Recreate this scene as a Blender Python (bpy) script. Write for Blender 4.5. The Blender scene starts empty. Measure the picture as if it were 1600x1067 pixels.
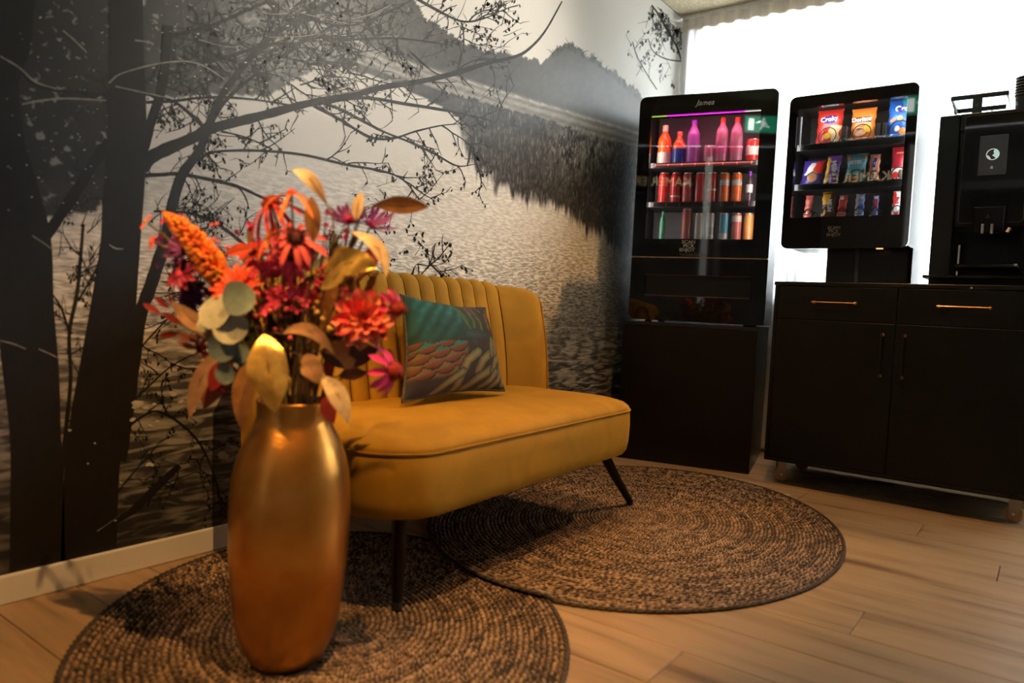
import bpy, bmesh, math, random
import numpy as np
from mathutils import Vector, Matrix, Quaternion

# ------------------------------------------------------------------ camera, world, lights, exposure
SC = bpy.context.scene
COL = SC.collection
rnd = random.Random(7)
FPX, YAW, PITCH, ROLL = 1140.0, 0.637, 0.0476, 0.0494
CAM = np.array([2.0, 0.0, 0.78])

def _basis():
    f = np.array([-math.sin(YAW) * math.cos(PITCH), math.cos(YAW) * math.cos(PITCH), -math.sin(PITCH)])
    r = np.cross(f, [0, 0, 1.0]); r /= np.linalg.norm(r); u = np.cross(r, f)
    c, s = math.cos(ROLL), math.sin(ROLL)
    return c * r + s * u, -s * r + c * u, f
RV, UV, FV = _basis()

def proj(P):
    d = np.asarray(P, float) - CAM
    w = d @ FV
    return 800 + FPX * (d @ RV) / w, 533.5 - FPX * (d @ UV) / w

def ray(x, y):
    return RV * (x - 800) / FPX + UV * (533.5 - y) / FPX + FV

def onplane(x, y, axis, val):
    """point of the photograph's line of sight on the plane axis = val (metres)"""
    d = ray(x, y); t = (val - CAM[axis]) / d[axis]
    return CAM + t * d

cam_d = bpy.data.cameras.new('camera'); cam = bpy.data.objects.new('camera', cam_d); COL.objects.link(cam)
cam_d.sensor_fit = 'HORIZONTAL'; cam_d.sensor_width = 36.0; cam_d.lens = FPX / 1600 * 36
cam_d.clip_start = 0.02
cam.matrix_world = Matrix(((RV[0], UV[0], -FV[0], CAM[0]), (RV[1], UV[1], -FV[1], CAM[1]),
                           (RV[2], UV[2], -FV[2], CAM[2]), (0, 0, 0, 1)))
cam_d.dof.use_dof = True; cam_d.dof.focus_distance = 3.0; cam_d.dof.aperture_fstop = 1.9
SC.camera = cam

world = bpy.data.worlds.new('overcast_sky'); SC.world = world; world.use_nodes = True
_bg = world.node_tree.nodes['Background']
_bg.inputs['Color'].default_value = (0.93, 0.97, 1.0, 1); _bg.inputs['Strength'].default_value = 36.0

def spot(name, loc, target, watts, color, size=1.2, blend=0.6, radius=0.03):
    l = bpy.data.lights.new(name, 'SPOT'); l.energy = watts; l.color = color
    l.spot_size = size; l.spot_blend = blend; l.shadow_soft_size = radius
    o = bpy.data.objects.new(name, l); COL.objects.link(o); o.location = loc
    o.rotation_euler = (Vector(target) - Vector(loc)).to_track_quat('-Z', 'Y').to_euler()
    return o
WARM = (1.0, 0.53, 0.17)
spot('ceiling_spot_rear', (0.85, -0.45, 2.58), (0.76, 1.12, 0.70), 190, WARM, 0.55, 0.6, .02)
spot('ceiling_spot_vase', (1.48, 0.72, 2.58), (0.62, 1.02, 0.25), 185, WARM, 0.85, 0.7, .015)
spot('ceiling_spot_sofa', (1.25, 2.15, 2.58), (1.25, 2.95, 0.0), 100, WARM, 1.3, 0.9)
spot('ceiling_spot_window', (1.75, 3.898, 2.58), (0.45, 2.75, 0.3), 120, WARM, 1.05, 0.8)

spot('added_mural_fill', (2.2, 3.1, 2.58), (0.0, 2.15, 1.75), 185, (1.0, .90, .74), 1.0, 0.9, .06)  # added neutral fill that brightens the mural, no lamp known here
def portal(name, loc, rot, sx, sy):
    """sampling aid for the daylight that enters through a window opening"""
    l = bpy.data.lights.new(name, 'AREA'); l.shape = 'RECTANGLE'; l.size = sx; l.size_y = sy; l.cycles.is_portal = True
    o = bpy.data.objects.new(name, l); COL.objects.link(o); o.location = loc; o.rotation_euler = rot; return o
portal('window_portal', (2.03, 4.47, 1.73), (math.radians(-90), 0, 0), 3.94, 1.70)
portal('sidelight_portal', (.80, -.94, 1.38), (math.radians(90), 0, 0), .10, 2.36)
vs = SC.view_settings
vs.view_transform = 'Standard'; vs.look = 'None'; vs.exposure = 0.0; vs.gamma = 1.0; vs.use_curve_mapping = False
SC.cycles.max_bounces = 8; SC.cycles.diffuse_bounces = 4; SC.cycles.glossy_bounces = 4
SC.cycles.transparent_max_bounces = 12; SC.cycles.transmission_bounces = 6
SC.cycles.sample_clamp_indirect = 6.0; SC.cycles.caustics_reflective = False; SC.cycles.caustics_refractive = False

# ------------------------------------------------------------------ helpers
def tag(o, label, cat, group=None, kind=None):
    if label: o['label'] = label
    if cat: o['category'] = cat
    if group: o['group'] = group
    if kind: o['kind'] = kind
    return o

def thing(name, label, cat, loc=(0, 0, 0), rotz=0.0, group=None):
    o = bpy.data.objects.new(name, None); COL.objects.link(o)
    o.empty_display_size = 0.05; o.location = loc; o.rotation_euler = (0, 0, rotz)
    return tag(o, label, cat, group)

def link(name, me, mat=None, parent=None, smooth=False, mtx=None):
    if mat is not None and len(me.materials) == 0: me.materials.append(mat)
    if smooth:
        me.polygons.foreach_set('use_smooth', [True] * len(me.polygons))
    o = bpy.data.objects.new(name, me); COL.objects.link(o)
    if parent is not None: o.parent = parent
    if mtx is not None: o.matrix_basis = mtx
    return o

class MB:
    """collects shapes, then becomes one mesh"""
    def __init__(s): s.v = []; s.f = []
    def add(s, v, f):
        n = len(s.v); s.v += [tuple(map(float, p)) for p in v]; s.f += [tuple(i + n for i in q) for q in f]; return s
    def box(s, x0, x1, y0, y1, z0, z1, bevel=0.0, seg=2):
        bm = bmesh.new(); bmesh.ops.create_cube(bm, size=1.0)
        for v in bm.verts:
            v.co = Vector((x0 + (v.co.x + .5) * (x1 - x0), y0 + (v.co.y + .5) * (y1 - y0), z0 + (v.co.z + .5) * (z1 - z0)))
        if bevel: bmesh.ops.bevel(bm, geom=bm.edges[:], offset=bevel, segments=seg, profile=.5, affect='EDGES')
        bm.verts.index_update()
        s.add([v.co[:] for v in bm.verts], [[v.index for v in f.verts] for f in bm.faces]); bm.free(); return s
    def tube(s, pts, r, n=8, caps=True):
        pts = [Vector(p) for p in pts]; m = len(pts)
        rr = r if hasattr(r, '__len__') else [r] * m
        V = []; F = []
        t0 = (pts[1] - pts[0]).normalized(); a = t0.orthogonal().normalized()
        for i, p in enumerate(pts):
            t = (pts[min(i + 1, m - 1)] - pts[max(i - 1, 0)]).normalized()
            a = (a - t * a.dot(t)); a = a.normalized() if a.length > 1e-6 else t.orthogonal().normalized()
            b = t.cross(a)
            for k in range(n):
                q = 2 * math.pi * k / n; V.append(p + (a * math.cos(q) + b * math.sin(q)) * rr[i])
        for i in range(m - 1):
            for k in range(n):
                F.append((i * n + k, i * n + (k + 1) % n, (i + 1) * n + (k + 1) % n, (i + 1) * n + k))
        if caps: F.append(tuple(range(n))[::-1]); F.append(tuple((m - 1) * n + k for k in range(n)))
        return s.add(V, F)
    def ring(s, pts, r, n=6):
        """closed tube"""
        pts = [Vector(p) for p in pts]; m = len(pts); V = []; F = []
        a = None
        for i, p in enumerate(pts):
            t = (pts[(i + 1) % m] - pts[i - 1]).normalized()
            a = t.orthogonal().normalized() if a is None else (a - t * a.dot(t)).normalized()
            b = t.cross(a)
            for k in range(n):
                q = 2 * math.pi * k / n; V.append(p + (a * math.cos(q) + b * math.sin(q)) * r)
        for i in range(m):
            j = (i + 1) % m
            for k in range(n): F.append((i * n + k, i * n + (k + 1) % n, j * n + (k + 1) % n, j * n + k))
        return s.add(V, F)
    def lathe(s, prof, n=24, c=(0, 0, 0), capb=True, capt=True):
        V = []; F = []; m = len(prof)
        for r, z in prof:
            for k in range(n):
                q = 2 * math.pi * k / n; V.append((c[0] + r * math.cos(q), c[1] + r * math.sin(q), c[2] + z))
        for i in range(m - 1):
            for k in range(n): F.append((i * n + k, i * n + (k + 1) % n, (i + 1) * n + (k + 1) % n, (i + 1) * n + k))
        if capb: F.append(tuple(range(n))[::-1])
        if capt: F.append(tuple((m - 1) * n + k for k in range(n)))
        return s.add(V, F)
    def grid(s, G, close_u=False):
        """G[i][j] points"""
        m = len(G); n = len(G[0]); V = [p for r in G for p in r]; F = []
        for i in range(m if close_u else m - 1):
            for j in range(n - 1):
                i2 = (i + 1) % m
                F.append((i * n + j, i2 * n + j, i2 * n + j + 1, i * n + j + 1))
        return s.add(V, F)
    def plate(s, outer, y0, y1, hole=None):
        """outline in x,z (counter-clockwise), extruded y0..y1 (y0 is the front); hole has as many points as outer"""
        n = len(outer); V = []; F = []
        for y in (y0, y1):
            V += [(x, y, z) for x, z in outer]
        if hole is None:
            F += [tuple(range(n)), tuple(range(n, 2 * n))[::-1]]
            F += [(k, k + n, (k + 1) % n + n, (k + 1) % n) for k in range(n)]
        else:
            for y in (y0, y1): V += [(x, y, z) for x, z in hole]
            for k in range(n):
                j = (k + 1) % n
                F += [(k, j, j + 2 * n, k + 2 * n), (k + n, k + 3 * n, j + 3 * n, j + n),
                      (k, k + n, j + n, j), (k + 2 * n, j + 2 * n, j + 3 * n, k + 3 * n)]
        return s.add(V, F)
    def mesh(s, name):
        me = bpy.data.meshes.new(name); me.from_pydata(s.v, [], s.f); me.update(); return me
    def build(s, name, mat, parent=None, smooth=False, mtx=None):
        return link(name, s.mesh(name), mat, parent, smooth, mtx)

def rrect(x0, x1, z0, z1, r, n=6):
    P = []
    for cx, cz, a0 in ((x1 - r, z0 + r, -90), (x1 - r, z1 - r, 0), (x0 + r, z1 - r, 90), (x0 + r, z0 + r, 180)):
        for k in range(n + 1):
            a = math.radians(a0 + 90 * k / n); P.append((cx + r * math.cos(a), cz + r * math.sin(a)))
    return P

def smooth01(t):
    t = min(1, max(0, t)); return t * t * (3 - 2 * t)

def auto_smooth(o, ang=40):
    me = o.data
    try:
        me.polygons.foreach_set('use_smooth', [True] * len(me.polygons)); me.set_sharp_from_angle(angle=math.radians(ang))
    except Exception: pass
    return o

# ------------------------------------------------------------------ materials (all node based)
def nodes_of(name):
    m = bpy.data.materials.new(name); m.use_nodes = True
    nt = m.node_tree; return m, nt, nt.nodes['Principled BSDF'], nt.nodes['Material Output']

def N(nt, t, **kw):
    n = nt.nodes.new(t)
    for k, v in kw.items():
        if k in n.inputs: n.inputs[k].default_value = v
        else: setattr(n, k, v)
    return n

_cache = {}
def pm(name, col, rough=.5, metal=0.0, spec=.5, var=.12, scale=30.0, bump=0.0, bscale=None, sheen=0.0, coat=0.0, trans=0.0, emit=None, stretch=(1, 1, 1), alpha=None):
    """principled material whose colour and relief vary with a noise texture"""
    key = name
    if key in _cache: return _cache[key]
    m, nt, b, out = nodes_of(name)
    tc = N(nt, 'ShaderNodeTexCoord'); mp = N(nt, 'ShaderNodeMapping'); mp.inputs['Scale'].default_value = stretch
    nz = N(nt, 'ShaderNodeTexNoise', Scale=scale, Detail=4.0)
    nt.links.new(tc.outputs['Object'], mp.inputs['Vector']); nt.links.new(mp.outputs[0], nz.inputs['Vector'])
    rp = N(nt, 'ShaderNodeValToRGB')
    lo = [max(0, c * (1 - var)) for c in col[:3]] + [1]; hi = [min(1, c * (1 + var)) for c in col[:3]] + [1]
    rp.color_ramp.elements[0].position = .3; rp.color_ramp.elements[1].position = .7
    rp.color_ramp.elements[0].color = lo; rp.color_ramp.elements[1].color = hi
    nt.links.new(nz.outputs['Fac'], rp.inputs['Fac']); nt.links.new(rp.outputs[0], b.inputs['Base Color'])
    b.inputs['Roughness'].default_value = rough; b.inputs['Metallic'].default_value = metal
    b.inputs['Specular IOR Level'].default_value = spec
    if sheen:
        b.inputs['Sheen Weight'].default_value = sheen; b.inputs['Sheen Roughness'].default_value = .4
        b.inputs['Sheen Tint'].default_value = hi
    if coat: b.inputs['Coat Weight'].default_value = coat; b.inputs['Coat Roughness'].default_value = .06
    if trans: b.inputs['Transmission Weight'].default_value = trans
    if alpha is not None: b.inputs['Alpha'].default_value = alpha
    if emit: b.inputs['Emission Color'].default_value = (*emit[:3], 1); b.inputs['Emission Strength'].default_value = emit[3]
    if bump:
        bp = N(nt, 'ShaderNodeBump', Strength=bump, Distance=.004)
        if bscale:
            n2 = N(nt, 'ShaderNodeTexNoise', Scale=bscale, Detail=5.0); nt.links.new(mp.outputs[0], n2.inputs['Vector'])
            nt.links.new(n2.outputs['Fac'], bp.inputs['Height'])
        else: nt.links.new(nz.outputs['Fac'], bp.inputs['Height'])
        nt.links.new(bp.outputs[0], b.inputs['Normal'])
    _cache[key] = m; return m

def pane_mat(name, tint=(.92, .94, .94), ior=1.5, gain=1.7):
    """flat pane: clear with a fresnel mirror reflection on both faces"""
    m = bpy.data.materials.new(name); m.use_nodes = True; nt = m.node_tree; nt.nodes.remove(nt.nodes['Principled BSDF'])
    out = nt.nodes['Material Output']
    tr = N(nt, 'ShaderNodeBsdfTransparent', Color=(*tint, 1)); gl = N(nt, 'ShaderNodeBsdfGlossy', Roughness=.01)
    fr = N(nt, 'ShaderNodeFresnel', IOR=ior); mul = N(nt, 'ShaderNodeMath', operation='MULTIPLY'); mul.inputs[1].default_value = gain
    mul.use_clamp = True
    mx = N(nt, 'ShaderNodeMixShader')
    nt.links.new(fr.outputs[0], mul.inputs[0]); nt.links.new(mul.outputs[0], mx.inputs[0])
    nt.links.new(tr.outputs[0], mx.inputs[1]); nt.links.new(gl.outputs[0], mx.inputs[2]); nt.links.new(mx.outputs[0], out.inputs[0])
    return m

def emit_mat(name, col, strength):
    m = bpy.data.materials.new(name); m.use_nodes = True; nt = m.node_tree; b = nt.nodes['Principled BSDF']
    b.inputs['Base Color'].default_value = (*col, 1); b.inputs['Emission Color'].default_value = (*col, 1)
    b.inputs['Emission Strength'].default_value = strength; return m

def text(name, body, size, mat, parent, mtx, depth=.0006, shear=0.0, sx=1.0, bold=0.0):
    cu = bpy.data.curves.new(name, 'FONT'); cu.body = body; cu.size = size; cu.align_x = 'CENTER'; cu.align_y = 'CENTER'
    cu.extrude = depth; cu.shear = shear; cu.resolution_u = 3; cu.offset = bold
    ob = bpy.data.objects.new(name, cu); COL.objects.link(ob)
    dg = bpy.context.evaluated_depsgraph_get(); me = bpy.data.meshes.new_from_object(ob.evaluated_get(dg))
    bpy.data.objects.remove(ob); me.materials.clear()
    if sx != 1.0:
        for v in me.vertices: v.co.x *= sx
    return link(name, me, mat, parent, mtx=mtx)

def front(x, y, z, rot=0.0):
    """matrix for lettering that faces -y at x, y, z, turned by rot in its plane"""
    return Matrix.Translation((x, y, z)) @ Matrix.Rotation(math.pi / 2, 4, 'X') @ Matrix.Rotation(rot, 4, 'Z')

BLACK = pm('black_lacquer', (.0045, .0043, .0043), .40, spec=.22, var=.2, scale=8)
BLACK_GLOSS = pm('black_gloss', (.006, .006, .0065), .03, var=.15, scale=5)
BLACK_SATIN = pm('black_satin_plastic', (.006, .006, .0065), .30, spec=.35, var=.2, scale=15)
DARK_IN = pm('dark_grey_lining', (.035, .034, .036), .45, var=.15, scale=12)
GOLD_TRIM = pm('brushed_copper_gold', (.58, .32, .15), .30, 1.0, var=.1, scale=60, stretch=(1, 1, 8))
STEEL = pm('brushed_steel', (.62, .62, .60), .3, 1.0, var=.12, scale=50)
WHITE_PRINT = pm('white_print', (.75, .74, .70), .5, var=.05)
GREY_PRINT = pm('grey_print', (.42, .40, .36), .5, var=.05)
WHITE_PAINT = pm('white_paint', (.74, .72, .69), .45, var=.04, scale=6)
PANE = pane_mat('clear_glass_pane')
# ------------------------------------------------------------------ the room
RX, RY0, RY1, RH = 4.2, -0.85, 4.352, 2.637
YCUR = 4.295          # curtain plane

def struct(o): o['kind'] = 'structure'; return o

# floor: oak-look planks laid side by side, running parallel to the window wall
def plank_material():
    m, nt, b, out = nodes_of('oak_plank')
    tc = N(nt, 'ShaderNodeTexCoord'); oi = N(nt, 'ShaderNodeObjectInfo')
    ad = N(nt, 'ShaderNodeVectorMath', operation='ADD'); sc = N(nt, 'ShaderNodeVectorMath', operation='SCALE')
    cb = N(nt, 'ShaderNodeCombineXYZ')
    for k in range(3): nt.links.new(oi.outputs['Random'], cb.inputs[k])
    nt.links.new(cb.outputs[0], sc.inputs[0]); sc.inputs['Scale'].default_value = 37.0
    nt.links.new(tc.outputs['Object'], ad.inputs[0]); nt.links.new(sc.outputs[0], ad.inputs[1])
    mp = N(nt, 'ShaderNodeMapping'); mp.inputs['Scale'].default_value = (1.0, 9.0, 1.0)
    nt.links.new(ad.outputs[0], mp.inputs['Vector'])
    n1 = N(nt, 'ShaderNodeTexNoise', Scale=1.6, Detail=5.0, Distortion=.6); nt.links.new(mp.outputs[0], n1.inputs['Vector'])
    mp2 = N(nt, 'ShaderNodeMapping'); mp2.inputs['Scale'].default_value = (3.0, 90.0, 1.0); nt.links.new(ad.outputs[0], mp2.inputs['Vector'])
    n2 = N(nt, 'ShaderNodeTexNoise', Scale=2.0, Detail=6.0); nt.links.new(mp2.outputs[0], n2.inputs['Vector'])
    r1 = N(nt, 'ShaderNodeValToRGB'); e = r1.color_ramp.elements
    e[0].position = .28; e[0].color = (.20, .12, .065, 1); e[1].position = .56; e[1].color = (.50, .335, .20, 1)
    x = r1.color_ramp.elements.new(.40); x.color = (.41, .27, .155, 1)
    nt.links.new(n1.outputs['Fac'], r1.inputs['Fac'])
    mx = N(nt, 'ShaderNodeMix', data_type='RGBA', blend_type='MULTIPLY'); mx.inputs[0].default_value = .35
    nt.links.new(r1.outputs[0], mx.inputs[6]); nt.links.new(n2.outputs['Color'], mx.inputs[7])
    hs = N(nt, 'ShaderNodeHueSaturation'); mr = N(nt, 'ShaderNodeMapRange'); mr.inputs[3].default_value = .94; mr.inputs[4].default_value = 1.06
    nt.links.new(oi.outputs['Random'], mr.inputs[0]); nt.links.new(mr.outputs[0], hs.inputs['Value'])
    nt.links.new(mx.outputs[2], hs.inputs['Color']); nt.links.new(hs.outputs[0], b.inputs['Base Color'])
    b.inputs['Roughness'].default_value = .42; b.inputs['Specular IOR Level'].default_value = .4
    bp = N(nt, 'ShaderNodeBump', Strength=.12, Distance=.002); nt.links.new(n2.outputs['Fac'], bp.inputs['Height']); nt.links.new(bp.outputs[0], b.inputs['Normal'])
    return m
OAK = plank_material()
floor = struct(MB().box(-.02, RX + .02, RY0 - .02, RY1 + .02, -.06, -.012).build('floor', pm('floor_underlay', (.10, .07, .045), .8)))
PW, PL = 0.188, 1.36
_pl = {}
def plank_mesh(x0, x1, w):
    k = (round(x1 - x0, 3), round(w, 3))
    if k not in _pl:
        L, g = x1 - x0, .0011
        V = [(g, g, -.0125), (L - g, g, -.0125), (L - g, w - g, -.0125), (g, w - g, -.0125)]
        V += [(x, y, -.0012) for x, y, _ in V[:4]]
        c = .0014
        V += [(g + c, g + c, 0), (L - g - c, g + c, 0), (L - g - c, w - g - c, 0), (g + c, w - g - c, 0)]
        F = [(3, 2, 1, 0), (8, 9, 10, 11)]
        for a in (0, 4):
            for i in range(4): F.append((a + i, a + (i + 1) % 4, a + 4 + (i + 1) % 4, a + 4 + i))
        me = bpy.data.meshes.new('plank'); me.from_pydata(V, [], F); me.materials.append(OAK); _pl[k] = me
    return _pl[k]
y = RY0; row = 0
while y < RY1 - .01:
    w = min(PW, RY1 - y); off = [0.0, .55, .95, .28, 1.15, .72][row % 6]
    cuts = [0.0] + [c for c in (off + PL * k for k in range(-1, 5)) if .08 < c < RX - .08] + [RX]
    for a, c in zip(cuts, cuts[1:]):
        link('plank', plank_mesh(a, c, w), None, floor, mtx=Matrix.Translation((a, y, 0)))
    y += PW; row += 1

# ceiling: fibrous cream panels
CEIL = pm('woodwool_panel', (.70, .60, .40), .9, var=.3, scale=60, bump=.8, bscale=160, stretch=(1, 2.5, 1))
ceil = struct(MB().box(-.02, RX + .02, RY0 - .02, RY1 + .02, RH + .012, RH + .10).build('ceiling', CEIL))
for i in range(7):
    for j in range(9):
        x0, y0 = i * .6, RY1 - (j + 1) * .6
        if x0 > RX - .05 or y0 + .6 < RY0 + .05: continue
        MB().box(x0 + .002, min(x0 + .598, RX), max(y0 + .002, RY0), y0 + .598, RH, RH + .014, .004, 1).build('panel', CEIL, ceil)

PLASTER = pm('grey_plaster', (.30, .28, .26), .8, var=.08, scale=12, bump=.15, bscale=90)
struct(MB().box(RX, RX + .1, RY0 - .1, RY1 + .1, 0, RH).build('wall_right', PLASTER))
LX0, LX1, LZ0, LZ1 = .75, .85, .20, 2.56      # slim sidelight window next to the door behind the camera
wr = struct(MB().box(0, LX0, RY0 - .1, RY0, 0, RH).box(LX1, RX, RY0 - .1, RY0, 0, RH).box(LX0, LX1, RY0 - .1, RY0, 0, LZ0).box(LX0, LX1, RY0 - .1, RY0, LZ1, RH).build('wall_rear', PLASTER))
w2 = struct(MB().box(LX0, LX0 + .012, RY0 - .07, RY0 - .02, LZ0, LZ1).box(LX1 - .012, LX1, RY0 - .07, RY0 - .02, LZ0, LZ1).box(LX0 + .012, LX1 - .012, RY0 - .07, RY0 - .02, LZ0, LZ0 + .02).box(LX0 + .012, LX1 - .012, RY0 - .07, RY0 - .02, LZ1 - .02, LZ1).build('window_2', WHITE_PAINT))
MB().box(LX0 + .012, LX1 - .012, RY0 - .05, RY0 - .044, LZ0 + .02, LZ1 - .02).build('pane', pane_mat('tinted_pane', (.20, .195, .18)), w2)
# window wall: piers, sill wall and lintel around a wide opening
WX0, WX1, WZ0, WZ1 = .06, 4.0, .88, 2.58
wb = MB()
wb.box(0, WX0, RY1, RY1 + .12, 0, RH).box(WX1, RX, RY1, RY1 + .12, 0, RH)
wb.box(WX0, WX1, RY1, RY1 + .12, 0, WZ0).box(WX0, WX1, RY1, RY1 + .12, WZ1, RH)
struct(wb.build('wall_back', pm('white_plaster', (.66, .64, .60), .8, var=.05, scale=10)))
wf = MB()
for a, b_ in ((WX0, WX0 + .06), (1.34, 1.40), (2.66, 2.72), (WX1 - .06, WX1)): wf.box(a, b_, RY1 + .03, RY1 + .09, WZ0, WZ1, .004, 1)
wf.box(WX0, WX1, RY1 + .032, RY1 + .088, WZ0, WZ0 + .07, .004, 1).box(WX0, WX1, RY1 + .032, RY1 + .088, WZ1 - .07, WZ1, .004, 1)
win = struct(wf.build('window_1', pm('white_window_frame', (.8, .8, .78), .4, var=.04)))
for a, b_ in ((WX0 + .06, 1.34), (1.40, 2.66), (2.72, WX1 - .06)):
    MB().box(a, b_, RY1 + .055, RY1 + .061, WZ0 + .07, WZ1 - .07).build('pane', PANE, win)

# door behind the camera (its white frame shows as a mirror image in the drinks cabinet)
DX0, DX1 = .90, 1.84
dr = MB().box(DX0 + .07, DX1 - .07, RY0, RY0 + .03, .005, 2.06, .003, 1).build('door_1', pm('dark_door_panel', (.05, .045, .04), .5))
struct(dr)
df = MB().box(DX0, DX0 + .07, RY0, RY0 + .045, 0, 2.13, .004, 1).box(DX1 - .07, DX1, RY0, RY0 + .045, 0, 2.13, .004, 1).box(DX0 + .07, DX1 - .07, RY0, RY0 + .045, 2.06, 2.13, .004, 1)
df.build('door_frame', WHITE_PAINT, dr)
hd = MB().tube([(1.72, RY0 + .03, 1.03), (1.72, RY0 + .075, 1.03), (1.61, RY0 + .08, 1.03)], .009).build('door_handle', STEEL, dr, True)

# gold lettering and running-man sign that the glass fronts mirror
sign = thing('wall_sign', 'gold lettered sign on rear wall, mirrored in the glass fronts', 'sign', (.24, RY0, 2.24))
MB().box(-.30, .42, 0.001, .012, -.11, .11, .003, 1).build('backing', pm('sign_board', (.035, .032, .03), .4), sign)
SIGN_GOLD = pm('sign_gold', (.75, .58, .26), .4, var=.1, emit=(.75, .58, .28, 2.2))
RM = Matrix.Rotation(math.pi, 4, 'Z') @ Matrix.Rotation(math.pi / 2, 4, 'X')
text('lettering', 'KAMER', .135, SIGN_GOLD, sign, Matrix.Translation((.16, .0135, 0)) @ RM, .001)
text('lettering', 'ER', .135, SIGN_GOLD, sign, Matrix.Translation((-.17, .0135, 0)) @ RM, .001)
_fn = np.array([math.sin(math.radians(12.8)), -math.cos(math.radians(12.8)), 0]); _fb = onplane(1168, 741, 2, 0) - _fn * .022
_d = ray(1188, 195); _p = CAM + _d * (((_fb - CAM) @ _fn) / (_d @ _fn)); _r = _d - 2 * (_d @ _fn) * _fn; EXP = _p + _r * ((2.44 - _p[2]) / _r[2])
ex = thing('exit_sign', 'green and white running-man exit sign hanging from ceiling, mirrored in drinks cabinet', 'sign', (EXP[0], EXP[1], 2.36), math.radians(172))
MB().box(-.15, .15, -.02, .02, 0, .16, .006, 2).build('housing', pm('sign_housing', (.75, .78, .76), .4), ex)
MB().box(-.135, .135, -.0215, -.0205, .012, .148).build('green_panel', emit_mat('exit_green', (.01, .26, .13), 8.0), ex)
wm = emit_mat('exit_white', (.8, .9, .85), 11.0)
fig = MB()
fig.lathe([(.001, -.0005), (.011, -.0005), (.011, .0005), (.001, .0005)], 12, (0, 0, 0))
o_ = fig.build('pictogram', wm, ex, mtx=Matrix.Translation((-.02, -.0228, .122)) @ Matrix.Rotation(math.pi / 2, 4, 'X'))
def flat(poly, y, name, mat, par): MB().plate(poly, y, y + .0008).build(name, mat, par)
flat([(-.07, .048), (-.04, .062), (-.018, .062), (0, .03), (.014, .036), (-.004, .075), (.012, .098), (.04, .088), (.046, .098), (.014, .114), (-.03, .104), (-.05, .08), (-.044, .074), (-.024, .09), (-.03, .072), (-.07, .062)][::-1], -.0232, 'pictogram', wm, ex)
flat([(.06, .03), (.11, .03), (.11, .13), (.06, .13)], -.0232, 'pictogram', wm, ex)
for sx in (-.1, .1): MB().tube([(sx, 0, .158), (sx, 0, RH - 2.35)], .003, 6).build('suspension_wire', STEEL, ex)

# baseboards
bb = struct(MB().box(0, .014, RY0, RY1, 0, .072, .004, 2).build('baseboard_left', WHITE_PAINT))
struct(MB().box(.014, RX, RY1 - .014, RY1, 0, .076, .004, 2).build('baseboard_back', WHITE_PAINT))

# ------------------------------------------------------------------ mural wall
def vnoise(x, y, seed):
    """smooth value noise, numpy"""
    xi = np.floor(x).astype(np.int64); yi = np.floor(y).astype(np.int64); fx = x - xi; fy = y - yi
    fx = fx * fx * (3 - 2 * fx); fy = fy * fy * (3 - 2 * fy)
    def h(a, b):
        n = (a * 374761393 + b * 668265263 + seed * 974634777) & 0x7fffffff
        n = ((n ^ (n >> 13)) * 1274126177) & 0x7fffffff
        return ((n ^ (n >> 16)) & 0xffff) / 65535.0
    return (h(xi, yi) * (1 - fx) + h(xi + 1, yi) * fx) * (1 - fy) + (h(xi, yi + 1) * (1 - fx) + h(xi + 1, yi + 1) * fx) * fy
def fbm(x, y, s, o=4):
    r = 0; a = .5
    for k in range(o): r = r + a * vnoise(x * 2 ** k, y * 2 ** k, s + k); a *= .5
    return r / (1 - .5 ** o)
def sstep(a, b, x):
    t = np.clip((x - a) / (b - a), 0, 1); return t * t * (3 - 2 * t)

ny, nz = 620, 312
ys = np.linspace(RY0, RY1, ny); zs = np.linspace(0, RH, nz)
YY, ZZ = np.meshgrid(ys, zs, indexing='ij')
P3 = np.stack([np.zeros_like(YY), YY, ZZ], -1).reshape(-1, 3)
PX, PY = proj(P3)
nf = lambda sx, sy, s, o=4: fbm(PX / sx, PY / sy, s, o)
I = lambda xs, v: np.interp(PX, xs, v)
H1 = I([-3000, 300, 520, 640, 665, 700, 745, 800, 848, 862, 882, 905, 930, 960, 990, 1015, 1040, 1100],
       [-900, -150, -80, -10, 25, 52, 72, 86, 96, 80, 67, 76, 92, 110, 138, 165, 190, 250])
H1 = H1 + 16 * (nf(9, 1e6, 3) - .5) + 7 * (nf(2.5, 1e6, 9) - .5)
FT = I([-3000, 300, 450, 530, 600, 680, 800, 900, 1000, 1100], [-900, -20, 20, 50, 84, 111, 148, 178, 208, 240])
FB = I([-3000, 300, 450, 530, 600, 680, 800, 900, 1000, 1100], [-850, 30, 58, 88, 114, 138, 172, 200, 228, 258]) + 8 * (nf(14, 14, 21) - .5)
WB = I([-3000, -100, 0, 150, 165, 230, 420, 470, 503, 560, 620, 700, 735, 760], [420, 380, 350, 330, 300, 150, 150, 122, 97, 112, 132, 172, 200, 200]) + 10 * (nf(20, 8, 31) - .5)
BB = I([700, 715, 725, 745, 770, 800, 850, 900, 940, 970, 1000, 1100], [100, 190, 228, 256, 276, 292, 312, 332, 352, 372, 398, 470])
BBr = BB + 8 + 42 * (nf(24, 120, 41) - .5) + 34 * (nf(4.0, 60, 45) - .5) + 20 * (nf(2.0, 30, 46, 2) - .5)
tone = .78 + .04 * sstep(700, 1050, PX)
sky_m = PY < H1
forest = (~sky_m) & (PY < FT)
tf = .030 + .075 * sstep(600, 1000, PX) + .05 * (nf(6, 6, 51) - .5)
tone = np.where(forest, tf, tone)
fm = sstep(-6, 4, PY - FT) * (1 - sstep(-3, 5, PY - FB)) * (PX > 430)
stripes = .5 + .5 * np.sin((PY - FT) * .55 + 3 * nf(40, 8, 55))
tfield = .20 + .22 * stripes + .25 * (nf(8, 3, 57) - .5)
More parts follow.
